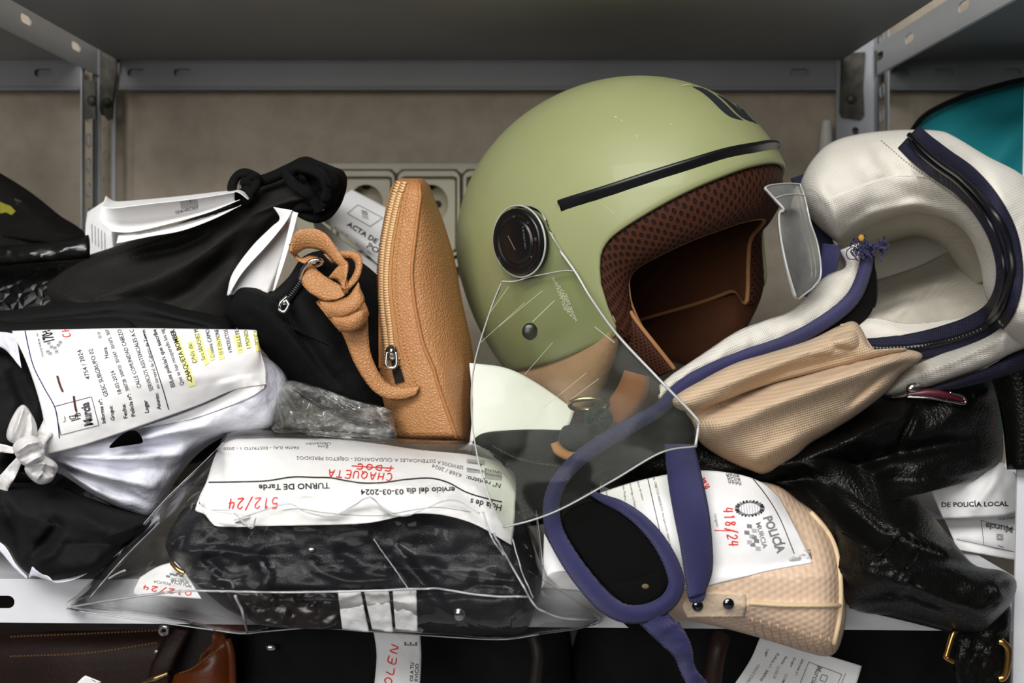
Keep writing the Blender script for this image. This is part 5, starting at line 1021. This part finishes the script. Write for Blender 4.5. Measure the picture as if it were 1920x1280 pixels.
# black padded strap between its bindings
a = [(1640, 470, .93), (1600, 562, .905), (1545, 606, .888), (1470, 645, .874), (1400, 672, .862), (1330, 700, .852), (1270, 735, .842), (1190, 798, .826), (1110, 845, .815), (1064, 885, .808), (1044, 935, .802), (1050, 1000, .794), (1085, 1065, .786), (1130, 1120, .778), (1170, 1138, .776)]
b = [(1640, 480, .95), (1640, 570, .93), (1600, 620, .915), (1520, 680, .90), (1440, 700, .885), (1380, 730, .875), (1330, 790, .862), (1290, 830, .852), (1200, 868, .836), (1130, 885, .826), (1108, 916, .818), (1140, 940, .808), (1195, 985, .798), (1235, 1045, .788), (1240, 1110, .78)]
g = band(a, b, 120, .006, 11, bulge=.004, noise=(.001, 30)); obj('shoulder_strap', g, BLKPAD, bk); 
g = blob([(1056, 985), (1070, 955), (1110, 940), (1150, 955), (1190, 985), (1225, 1020), (1250, 1062), (1254, 1092), (1236, 1122), (1195, 1138), (1165, 1128), (1130, 1095), (1090, 1045)], .79, .005, .004, p=6, Yfun=lambda x, y: .797-.021*(y-950)/180, fold=[([(1150, 1095), (1200, 1085), (1232, 1070)], 4, -.0015), ([(1090, 975), (1150, 975)], 4, -.001)]); pdv = g.bvh(); sp_ = obj('strap_pad', g, mat('black_felt_pad', '#0b0b0b', .95, ('noise', 700, .0004), spec=.1), bk)
g = G(); ball(lay(pdv, [(1210, 1099)], 0)[0][0], .0022, 12, (1.3, .3, .9), g); obj('mark', g, mat('tan_speck', '#6b5a40', .8), sp_)
# frayed navy corner with loose yarns
g = G()
for k in range(60):
    r1, r2, r3, r4 = rs.rand(4); x, y = 1592+r1*66, 448+r2*26; tube([(x, y, .915), (x+(r3-.5)*22, y+(r4-.5)*18, .908), (x+(r3-.3)*26, y+(r4-.2)*22, .905)], .0007, 4, g=g, samples=8)
tube([(1600, 462, .91), (1588, 470, .905), (1590, 484, .905), (1606, 486, .907)], .0005, 5, g=g); obj('frayed_yarns', g, NAVY, bk)
g = G(); ball(P(1615, 446, .906), .0028, 10, (1, .7, 1.2), g); obj('yellow_thread', g, mat('mustard_thread', '#b98a2a', .8), bk)
g = G(); blob([(1612, 505), (1640, 500), (1645, 560), (1630, 590), (1612, 580)], 1.0, .004, .004, g=g); lbv = g.bvh(); pen(g, lbv, 'VHO', (1612, 566), (1642, 560), 12, 1.4, 1); obj('inner_label', g, [NAVYD, RED], bk)
# webbing to the left of the body, seen through the far visor piece
g = strap([(1495, 330, 1.0), (1520, 400, .995), (1545, 450, .99), (1556, 480, .985)], [24, 28, 30, 30], .003); obj('side_webbing', g, NAVYD, bk)
g = strap([(1560, 458, .955), (1556, 490, .95), (1540, 530, .945), (1520, 560, .94)], 34, .003); obj('side_webbing', g, NAVY, bk)
g = band([(1246, 832, .815), (1252, 900, .800), (1262, 960, .788), (1274, 1020, .782), (1282, 1070, .779), (1290, 1120, .777)], [(1302, 832, .815), (1318, 900, .800), (1330, 960, .788), (1336, 1020, .782), (1336, 1070, .779), (1322, 1112, .778)], 60, .002, 7, bulge=.003); obj('webbing', g, NAVY, bk)
g = band([(1290, 1118, .781), (1294, 1128, .778), (1298, 1130, .785)], [(1324, 1108, .781), (1320, 1124, .778), (1312, 1130, .785)], 12, .002); obj('webbing_fold', g, NAVY, bk)
g = band([(1190, 1160, .772), (1225, 1195, .772), (1262, 1230, .772), (1275, 1258, .772), (1290, 1290, .772)], [(1255, 1152, .772), (1282, 1180, .770), (1298, 1215, .768), (1304, 1250, .770), (1335, 1290, .772)], 40, .003, 7, bulge=.003, noise=(.002, 20)); obj('strap_tail', g, NAVY, bk)
g = band([(1160, 1160, .79), (1195, 1190, .79), (1240, 1215, .79), (1270, 1240, .785)], [(1200, 1158, .785), (1230, 1175, .785), (1262, 1195, .785), (1285, 1220, .782)], 30, .004, 6); obj('tail_backing', g, BLKPAD, bk)
# zip pulls
g = G()
for c, s in (((1886, 548), 1.0), ((1902, 552), .8)): ball(P(c[0], c[1], .842), .0062*s, 14, (1, .5, 1.2), g)
tube([(1886, 560, .838), (1888, 578, .836), (1892, 598, .836)], .0026, 8, g=g); ball(P(1890, 574, .834), .0042, 12, (1, .7, 1.1), g); ball(P(1892, 602, .834), .0052, 12, (1.2, .6, 1.2), g); tube([(1880, 604, .834), (1890, 612, .833), (1902, 606, .834)], .0022, 8, g=g)
obj('zipper_pull', g, CHROME, bk)
g = G(); tube([(1672, 744, .905), (1690, 742, .90), (1708, 738, .896), (1720, 744, .894)], .002, 8, g=g); ball(P(1714, 728, .893), .0052, 12, (1.4, .6, 1), g); zp2 = obj('zipper_pull', g, CHROME, bk)
g = strap([(1700, 740, .892), (1740, 738, .888), (1775, 740, .886), (1808, 750, .886)], [10, 20, 18, 10], .002, 30, 5, bulge=.002); obj('pull_tab', g, mat('dark_red_pull', '#4a1420', .35), zp2)
g = tube([(1700, 744, .889), (1740, 746, .885), (1780, 752, .883), (1808, 756, .884), (1806, 744, .884), (1780, 735, .884)], .0012, 8); obj('pull_trim', g, CHROME, zp2)

# ------------------------------------------------------------------ beige pouch and its report
BEIP = mat('pale_pink_honeycomb_leather', '#dcbfa4', .5, [('hex', 1250, .00009)], vary=('#cfae90', 14, .5))
pu = thing('honeycomb_pouch', 'pale pink honeycomb-textured pouch at the shelf edge under the case report', 'bag', P(1450, 1225, .83))
g = blob([(1100, 960), (1300, 900), (1440, 905), (1500, 940), (1545, 975), (1575, 1025), (1586, 1090), (1586, 1160), (1572, 1215), (1550, 1230), (1510, 1222), (1440, 1200), (1360, 1178), (1300, 1165), (1200, 1150), (1120, 1120)], .862, .055, .015, Yfun=lambda x, y: .868-np.clip((y-1000)/80, 0, 1)*.022, spine=[(1230, 1040), (1400, 1060), (1500, 1090)], p=4, N=180, K=34, noise=(.001, 60), fold=[([(1300, 1130), (1400, 1136), (1480, 1134), (1582, 1136)], 8, .002), ([(1310, 1150), (1400, 1175), (1500, 1205)], 12, -.004)])
obj('body', g, BEIP, pu); pbv = g.bvh()
def onb(bv_, pts, r, n=60, g_=None, lift=.0006):
    p = cr(np.array(pts, float), n); V, ok = lay(bv_, p, lift); V = V[ok]
    if len(V) > 3: tube(V, r, 8, px=False, samples=len(V), g=g_)
EDGE = mat('cream_piping', '#d8c19b', .5)
g = G(); onb(pbv, [(1405, 1130), (1460, 1133), (1520, 1134), (1578, 1134)], .0018, 60, g); onb(pbv, [(1520, 962), (1552, 1000), (1568, 1040), (1574, 1090), (1573, 1150), (1562, 1205)], .0022, 80, g); obj('piping', g, EDGE, pu)
g = sheet([[(1285, 1122, .800), (1300, 1112, .799), (1350, 1110, .799), (1398, 1114, .801)], [(1280, 1138, .797), (1300, 1134, .796), (1350, 1134, .796), (1400, 1136, .798)], [(1290, 1160, .799), (1305, 1158, .798), (1350, 1158, .798), (1396, 1158, .801)]], 12, 20, .003); drape(g, pbv, 12, 20, .001); tabv = g.bvh(); tb_ = obj('tab', g, mat('cream_leather_tab', '#d3bda4', .5, [('cells', 300, .0006)]), pu)
for x, y in ((1308, 1135), (1366, 1131)):
    g = G(); ball(lay(tabv, [(x, y)], .0005)[0][0], .0046, 16, (1, .45, 1), g); obj('rivet', g, mat('dark_chrome', '#77777c', .12, metal=1), tb_)
g = G()
for k in range(10): onb(pbv, [(1410+16*k, 1158+4*k), (1414+16*k, 1178+4.2*k), (1420+16*k, 1196+3.6*k)], .0006, 8, g, .0002)
obj('embossed_marks', g, mat('worn_beige', '#cfae8c', .6), pu)

rp4 = thing('case_report', 'white case report with crest and large red pen number on the honeycomb pouch', 'paper', P(1390, 1100, .80))
g = sheet([[(1120, 925, .836), (1200, 900, .834), (1300, 882, .832), (1380, 888, .832), (1430, 905, .832), (1462, 932, .833)], [(1090, 985, .812), (1180, 970, .808), (1290, 950, .805), (1380, 955, .803), (1440, 965, .803), (1490, 985, .806)], [(1060, 1040, .803), (1170, 1035, .799), (1290, 1030, .796), (1380, 1025, .796), (1450, 1020, .796), (1512, 1030, .80)], [(1040, 1076, .80), (1170, 1080, .797), (1280, 1104, .795), (1360, 1090, .795), (1440, 1070, .796), (1524, 1054, .80)]], 60, 70, noise=(.0007, 60)); drape(g, pbv, 60, 70, .001)
bv = g.bvh(); z = zr(1240, 640, 2.7824); y8 = zr(860, 760, 2.462)
text(g, bv, 'POLICÍA', z(530, 920), z(605, 1105), 16, I_G, 1.5, .12); text(g, bv, 'MURCIA', z(492, 948), z(530, 1080), 9, I_G, .5)
for k, (a, b) in enumerate([(445, 952), (470, 975), (432, 985), (458, 1005), (482, 1028), (446, 1035), (462, 1048), (490, 1068), (470, 1010)]): quad(g, bv, [z(a, b), z(a+26, b+2), z(a+28, b+22), z(a+2, b+20)], I_G if k % 2 == 0 else I_Q, 3)
for k in range(24):
    a = 2*np.pi*k/24; cx_, cyy = 460, 872; line(g, bv, [z(cx_+58*np.cos(a), cyy+32*np.sin(a)), z(cx_+78*np.cos(a+.06), cyy+43*np.sin(a+.06))], 3.2, I_K if k % 3 else I_G, n=3)
line(g, bv, [z(460+60*np.cos(a), 872+33*np.sin(a)) for a in np.linspace(0, 2*np.pi, 30)], 3.4, I_G)
for k in range(7): line(g, bv, [z(415+14*k, 852), z(420+14*k, 895)], 1.4, I_Q)
pen(g, bv, '418/24', z(318, 866), z(352, 1072), 19, 2.2, I_R); text(g, bv, 'Origen:', z(272, 900), z(288, 968), 5, I_G); line(g, bv, [z(455, 690), z(548, 808), z(620, 930), z(692, 1105)], 1.5, I_K)
pen(g, bv, 'BOLSO', z(196, 724), z(228, 775), 11, 1.4, I_R); line(g, bv, [z(275, 985), z(325, 985), z(380, 985)], 1.6, I_R)
for k in range(4): text(g, bv, ['CIMURCIA', 'BULAR', 'SEGUR', 'MURCIA'][k], z(335+18*k, 688+3*k), z(352+18*k, 745+3*k), 5.2, I_G, 1.0)
line(g, bv, [y8(866, 306), y8(910, 500), y8(958, 706)], 1.3, I_K)
for s_, a, b in (('nada. OBJETOS PERDIDOS. Recuperación objetos perdidos', (893, 318), (985, 690)), ('propietario del mismo', (815, 322), (848, 440)), ('se hace entrega a la Policía entregado al', (783, 335), (826, 545)), ('Agente Pedro, que se les', (752, 340), (778, 520)), ('las Ave, s', (678, 400), (695, 470))): text(g, bv, s_, y8(*a), y8(*b), 4.2, I_G)
obj('sheet', g, PM, rp4)
g = sheet([[(1020, 1000, .81), (1040, 1030, .803), (1090, 1062, .80), (1130, 1080, .799), (1190, 1090, .80)], [(1018, 1050, .806), (1040, 1062, .798), (1080, 1072, .795), (1120, 1085, .795), (1180, 1098, .798)], [(1016, 1098, .806), (1030, 1080, .80), (1070, 1074, .797), (1120, 1088, .797), (1160, 1112, .80)], [(1016, 1100, .815), (1040, 1104, .81), (1080, 1108, .81), (1120, 1112, .81), (1160, 1116, .81)]], 30, 30, .0006); obj('rolled_end', g, PM, rp4)
g = sheet([[(1462, 1050, .7985), (1490, 1034, .799), (1520, 1030, .80)], [(1460, 1062, .798), (1490, 1058, .798), (1522, 1048, .80)]], 6, 10, .0004, noise=(.001, 8)); obj('clear_tape', g, clear('clear_tape', '#ffffff', .25, '#ffffff', .1), rp4)

# ------------------------------------------------------------------ black leather bag on the right
lb = thing('leather_bag', 'slouched black pebbled leather bag under the cream backpack', 'bag', P(1700, 1180, .92))
fr = [([(1400, 880), (1500, 870), (1600, 820), (1660, 790), (1720, 770)], 22, .020), ([(1500, 905), (1540, 950), (1600, 1010), (1700, 1060)], 18, .016), ([(1440, 900), (1540, 890), (1680, 850), (1830, 820)], 14, -.016), ([(1600, 960), (1650, 1000), (1740, 1030), (1830, 1060)], 12, -.014), ([(1690, 990), (1720, 1010), (1790, 1040)], 10, .014), ([(1600, 1060), (1680, 1090), (1780, 1130), (1860, 1150)], 20, .010), ([(1690, 1000), (1650, 1040), (1620, 1060)], 8, .006), ([(1720, 1050), (1700, 1090), (1690, 1120)], 7, .006), ([(1720, 760), (1700, 800), (1680, 850)], 8, -.010), ([(1820, 740), (1870, 730), (1900, 700)], 12, .010), ([(1600, 1120), (1700, 1110), (1850, 1170)], 10, -.008), ([(1860, 1080), (1880, 1130), (1850, 1170)], 10, .006)]
g = blob([(1110, 830), (1180, 790), (1260, 780), (1340, 800), (1420, 830), (1520, 800), (1600, 760), (1660, 735), (1740, 722), (1800, 700), (1850, 690), (1875, 720), (1880, 800), (1880, 860), (1860, 880), (1830, 900), (1760, 905), (1720, 930), (1760, 980), (1800, 1030), (1830, 1060), (1880, 1070), (1906, 1090), (1896, 1130), (1860, 1170), (1830, 1188), (1760, 1172), (1690, 1155), (1600, 1142), (1560, 1080), (1540, 1000), (1480, 930), (1400, 925), (1250, 930), (1130, 910)], .94, .06, .02, Yfun=lambda x, y: .94-np.clip((y-900)/170, 0, 1)*.10,
    spine=[(1190, 855), (1420, 870), (1560, 860), (1640, 900), (1680, 1020), (1760, 1100), (1850, 1120)], N=240, K=44, p=2.4, fold=fr, noise=(.005, 60))
obj('body', g, BLKL, lb); lbv2 = g.bvh()
g = G(); onb(lbv2, [(1580, 1000), (1640, 1040), (1660, 1030), (1690, 1000)], .0012, 40, g); onb(lbv2, [(1700, 1068), (1715, 1048), (1722, 1030)], .0016, 20, g); onb(lbv2, [(1720, 760), (1706, 800), (1690, 830)], .0012, 24, g); obj('seam', g, BLKL, lb)
g = band([(1590, 1062, .835), (1680, 1100, .83), (1760, 1130, .83), (1840, 1150, .832), (1862, 1120, .84)], [(1592, 1140, .845), (1680, 1160, .842), (1760, 1180, .842), (1835, 1200, .845), (1895, 1140, .85)], 60, .008, 9, bulge=.012, noise=(.002, 30)); obj('base_panel', g, BLKL, lb)
g = blob([(1815, 1120), (1870, 1110), (1896, 1140), (1895, 1200), (1890, 1300), (1800, 1300), (1790, 1200)], .845, .012, .012, noise=(.003, 30), p=4); obj('handle_strap', g, BLKL, lb)
g = tube([(1793, 1182, .828), (1786, 1190, .827), (1775, 1226, .826), (1774, 1232, .826), (1788, 1240, .826)], .0022, 8, samples=50); obj('gold_buckle', g, GOLD, lb)
g = tube([(1872, 1202, .828), (1880, 1204, .827), (1890, 1218, .826), (1888, 1250, .826), (1882, 1268, .827), (1872, 1272, .828)], .0028, 8, samples=50); obj('gold_buckle', g, GOLD, lb)
g = sheet([[(1850, 690, .86), (1868, 740, .86), (1880, 800, .86), (1888, 880, .862)], [(1905, 660, .842), (1915, 740, .842), (1918, 800, .842), (1912, 880, .845)], [(1990, 640, .845), (1990, 760, .845), (1990, 820, .845), (1960, 880, .85)]], 12, 20, .006); obj('side_strap', g, BLKL, lb)

# ------------------------------------------------------------------ papers behind the leather bag
zc_ = zr(1240, 640, 2.7824)
r1 = thing('notice_sheet', 'creased white notice tucked between the leather bag and right front post', 'paper', P(1830, 975, .95))
g = sheet([[(1730, 890, .955), (1780, 880, .94), (1850, 862, .93), (1895, 870, .93)], [(1745, 920, .94), (1790, 915, .925), (1855, 905, .915), (1908, 900, .92)], [(1768, 972, .935), (1800, 971, .925), (1870, 968, .92), (1912, 958, .925)]], 24, 34, noise=(.002, 40), fold=[([(1880, 870), (1860, 910), (1820, 960)], 10, .006)])
bv = g.bvh(); text(g, bv, 'DE POLICÍA LOCAL', zc_(1463, 862), zc_(1808, 856), 8.5, I_K, 1.0); text(g, bv, 'DADAS', zc_(1530, 715), zc_(1610, 708), 6, I_G); obj('sheet', g, PM, r1)
g = sheet([[(1876, 800, .945), (1884, 816, .94)], [(1886, 850, .93), (1902, 860, .925)], [(1880, 900, .925), (1914, 925, .92)]], 20, 8, .0005); obj('curled_edge', g, PM, r1)
r2 = thing('crest_sheet', 'white sheet with upside-down boxed emblem below the creased notice', 'paper', P(1850, 1045, .95))
g = sheet([[(1770, 972, .96), (1830, 966, .955), (1920, 955, .955)], [(1785, 1005, .945), (1840, 1000, .94), (1920, 990, .94)], [(1795, 1030, .945), (1850, 1040, .94), (1920, 1052, .94)]], 20, 30, noise=(.001, 40), fold=[([(1790, 1012), (1840, 1024), (1900, 1040)], 5, -.003)])
bv = g.bvh(); text(g, bv, 'Murcia', zc_(1835, 968), zc_(1690, 948), 11, I_G, 2.0); text(g, bv, 'Informe', zc_(1850, 912), zc_(1760, 925), 5, I_K)
for a, b in (((1668, 935), (1682, 1060)), ((1682, 1060), (1860, 1100)), ((1668, 935), (1862, 985)), ((1862, 985), (1860, 1100))): line(g, bv, [zc_(*a), zc_(*b)], 1, I_K)
for q in ([(1750, 1005), (1780, 1008), (1780, 1035), (1750, 1032)], [(1757, 1012), (1772, 1014), (1772, 1028), (1757, 1026)]):
    for i in range(4): line(g, bv, [zc_(*q[i]), zc_(*q[(i+1) % 4])], 1.6, I_G)
line(g, bv, [zc_(1755, 1062), zc_(1785, 1072)], 1.4, I_G); line(g, bv, [zc_(1540, 1030), zc_(1682, 1060), zc_(1760, 1080)], 1, I_G); obj('sheet', g, PM, r2)
# ------------------------------------------------------------------ teal bag at the right rear
TEAL = mat('teal_fabric', '#0f8a93', .75, ('noise', 300, .0004), vary=('#0b7680', 8, .6))
te = thing('teal_bag', 'rounded teal bag at the right rear behind the cream backpack', 'bag', P(1880, 830, 1.1))
g = blob([(1715, 250), (1730, 225), (1770, 200), (1820, 180), (1870, 165), (1930, 152), (2020, 150), (2150, 200), (2200, 400), (2180, 800), (1960, 800), (1940, 500), (1850, 400), (1740, 320)], 1.19, .07, .06, spine=[(1950, 420)], fold=[([(1850, 330), (1900, 260), (1950, 210)], 26, .012), ([(1780, 290), (1850, 230), (1920, 190)], 24, -.010)]); obj('body', g, TEAL, te)
g = tube([(1700, 262, 1.175), (1728, 222, 1.165), (1768, 197, 1.160), (1820, 176, 1.155), (1870, 161, 1.150), (1930, 148, 1.148), (2020, 146, 1.150)], .003, 8, samples=60); obj('black_piping', g, BLKC, te)

# ------------------------------------------------------------------ on the shelf below
BRN = mat('brown_saddle_leather', '#2e150a', .6, [('noise', 200, .0005)], vary=('#241007', 14, .7)); ORN = mat('orange_tan_leather', '#6a300e', .38, ('noise', 200, .0003), vary=('#5c2a0c', 10, .6)); STI = mat('ochre_stitch', '#b98a4e', .7)
def onshelf(px, Y): return (xw(px, Y), Y, .37)
sa = thing('satchel', 'brown stitched leather satchel with pale buckle on the shelf below at left', 'bag', onshelf(150, 1.02))
g = G(); box((xw(-200, 1.06), 1.075, .372), (xw(440, 1.06), 1.19, zw(1150, 1.06)), g); o = obj('body', g, mat('dark_brown_leather', '#180a05', .55, ('noise', 200, .0005)), sa, smooth=False)
g = sheet([[(-60, 1180, 1.080), (120, 1182, 1.075), (330, 1180, 1.075)], [(-60, 1238, 1.060), (120, 1236, 1.055), (300, 1225, 1.055)], [(-60, 1400, 1.055), (120, 1400, 1.055), (300, 1400, 1.055)]], 14, 30, .004); fv = g.bvh(); fl = obj('flap', g, BRN, sa)
g = G()
for y0, y1 in ((1186, 1182), (1222, 1204)):
    c = cr(np.array([(20, y0+8), (160, y0+2), (300, y1)], float), 90)
    for k in range(0, 88, 2):
        V, ok = lay(fv, [c[k], c[k+1]], .0006)
        if all(ok): tube(V, .0006, 5, px=False, samples=2, g=g)
obj('stitching', g, STI, sa)
g = band([(320, 1176, 1.060), (300, 1215, 1.050), (282, 1250, 1.045), (274, 1300, 1.045)], [(358, 1180, 1.060), (340, 1215, 1.050), (325, 1250, 1.045), (315, 1300, 1.045)], 30, .004, 6, bulge=.002); sstr = obj('strap', g, BRN, sa)
g = G(); tube([(266, 1279, 1.037), (290, 1271, 1.035), (316, 1261, 1.037)], .003, 8, g=g, taper=[.5, 1, .8]); obj('buckle_pin', g, mat('brass_pin', '#b9a06a', .25, metal=1), sstr)
g = tube([(300, 1180, 1.050), (304, 1174, 1.049), (314, 1176, 1.049), (314, 1186, 1.050), (304, 1188, 1.051)], .0022, 8, closed=True); obj('ring', g, CHROME, sa)
g = G(); ball(P(293, 1221, 1.050), .0022, 10, (1.4, .6, 1), g); obj('rivet', g, CHROME, sa)
ob = thing('tote', 'glossy orange tan leather bag on the shelf below beside the satchel', 'bag', onshelf(390, .98))
g = sheet([[(330, 1262, 1.005), (360, 1250, 0.998), (395, 1222, 0.995), (425, 1200, 1.000)], [(325, 1330, 1.000), (360, 1330, 0.990), (400, 1330, 0.990), (432, 1330, 1.000)], [(325, 1900, 1.000), (360, 1900, 0.990), (400, 1900, 0.990), (432, 1900, 1.000)]], 20, 20, .06); fv = g.bvh(); obj('body', g, ORN, ob)
g = tube([(426, 1198, 0.997), (434, 1230, 0.995), (436, 1300, 0.995), (436, 1400, 0.995)], .004, 8); obj('edge_piping', g, ORN, ob)
g = G(); c = cr(np.array([(338, 1262), (362, 1252), (396, 1226), (424, 1205)], float), 40)
for k in range(0, 39, 2):
    V, ok = lay(fv, [c[k], c[k+1]], .0006)
    if all(ok): tube(V, .0006, 5, px=False, samples=2, g=g)
obj('stitching', g, STI, ob)
dk = thing('holdall', 'black holdall on the shelf below under the clear bag', 'bag', onshelf(700, 1.02))
g = blob([(450, 1160), (600, 1140), (900, 1140), (1040, 1150), (1075, 1250), (1075, 1700), (450, 1700)], 1.08, .07, .06, spine=[(600, 1500), (900, 1500)], p=4, noise=(.004, 60)); obj('body', g, BLKJ, dk)
g = G(); ball(P(507, 1214, 1.01), .0035, 12, (1.6, .5, .8), g); obj('rivet', g, CHROME, dk)
g = tube([(1000, 1190, .93), (1008, 1230, .925), (1000, 1300, .925), (990, 1400, .93)], .006, 8); obj('handle', g, mat('dark_brown_handle', '#1c110a', .6), dk)
st_ = thing('tag_strip', 'torn white strip with red handwriting hanging below the clear bag', 'paper', P(745, 1300, .90))
g = sheet([[(700, 1180, .915), (745, 1184, .912), (788, 1186, .915)], [(706, 1230, .91), (748, 1230, .906), (790, 1236, .91)], [(700, 1300, .905), (745, 1300, .90), (786, 1300, .905)]], 20, 16, noise=(.001, 20)); bv = g.bvh(); pen(g, bv, 'OLEN', (733, 1288), (748, 1208), 14, 2.2, I_R)
text(g, bv, 'OS A TU', (774, 1277), (776, 1242), 6.5, I_K, .6); text(g, bv, 'RVICIO', (783, 1277), (785, 1244), 6.5, I_K, .6)
for k in range(5): quad(g, bv, [(758+5*k, 1203+(k % 2)*4), (762+5*k, 1203+(k % 2)*4), (762+5*k, 1210), (758+5*k, 1210)], I_G, 3)
obj('sheet', g, PM, st_)
g = sheet([[(140, 1285, .90), (152, 1272, .90), (160, 1266, .90)], [(160, 1290, .90), (175, 1286, .90), (190, 1278, .90)]], 6, 8); bv = g.bvh(); line(g, bv, [(172, 1273), (188, 1281)], 1, I_K); tag(obj('paper_corner', g, PM), 'small white paper corner sticking up in front of the brown satchel', 'paper')
lr = thing('report_sheet', 'dim white report sheet hanging below the honeycomb pouch', 'paper', P(1500, 1290, .93))
zl = zr(1240, 1000, 2.8235)
g = sheet([[(1425, 1195, .955), (1480, 1208, .95), (1550, 1228, .945), (1616, 1248, .945)], [(1405, 1240, .945), (1470, 1250, .94), (1550, 1266, .936), (1608, 1275, .936)], [(1365, 1300, .94), (1450, 1305, .935), (1540, 1310, .932), (1595, 1312, .935)]], 24, 40, noise=(.0008, 50)); bv = g.bvh()
for s_, a, b, h, m in (('Informe nº:', (742, 665), (705, 748), 5, I_K), ('Grupo:', (700, 655), (680, 705), 5, I_K), ('Fecha:', (655, 648), (632, 690), 5, I_K), ('Policía nº:  300938', (612, 632), (520, 775), 5, I_K), ('Lugar', (560, 612), (545, 650), 5, I_K), ('12-03-20', (615, 700), (590, 765), 5, I_G), ('COMIS', (658, 740), (630, 800), 5, I_G), ('CALLE CARLO', (512, 690), (440, 800), 5, I_G), ('Murcia', (825, 700), (790, 790), 11, I_G)): text(g, bv, s_, zl(*a), zl(*b), h, m, .5)
for a, b in (((780, 680), (955, 745)), ((780, 680), (735, 790)), ((955, 745), (930, 800)), ((975, 740), (950, 800))): line(g, bv, [zl(*a), zl(*b)], 1, I_K)
for q in ([(850, 745), (880, 755), (868, 785), (838, 775)],):
    for i in range(4): line(g, bv, [zl(*q[i]), zl(*q[(i+1) % 4])], 1.6, I_G)
obj('sheet', g, PM, lr)
bl = thing('duffel_bag', 'black duffel bag deep on the shelf below at right', 'bag', onshelf(1450, 1.05))
g = blob([(1090, 1160), (1300, 1140), (1500, 1140), (1740, 1140), (1800, 1200), (1800, 1690), (1090, 1690)], 1.10, .06, .06, spine=[(1250, 1500), (1600, 1500)], p=4, noise=(.004, 60)); obj('body', g, BLKJ, bl)
g = tube([(1335, 1320, .96), (1338, 1260, .955), (1346, 1215, .955), (1352, 1195, .965)], .009, 10); obj('handle', g, mat('brown_handle', '#2c140a', .55), bl)
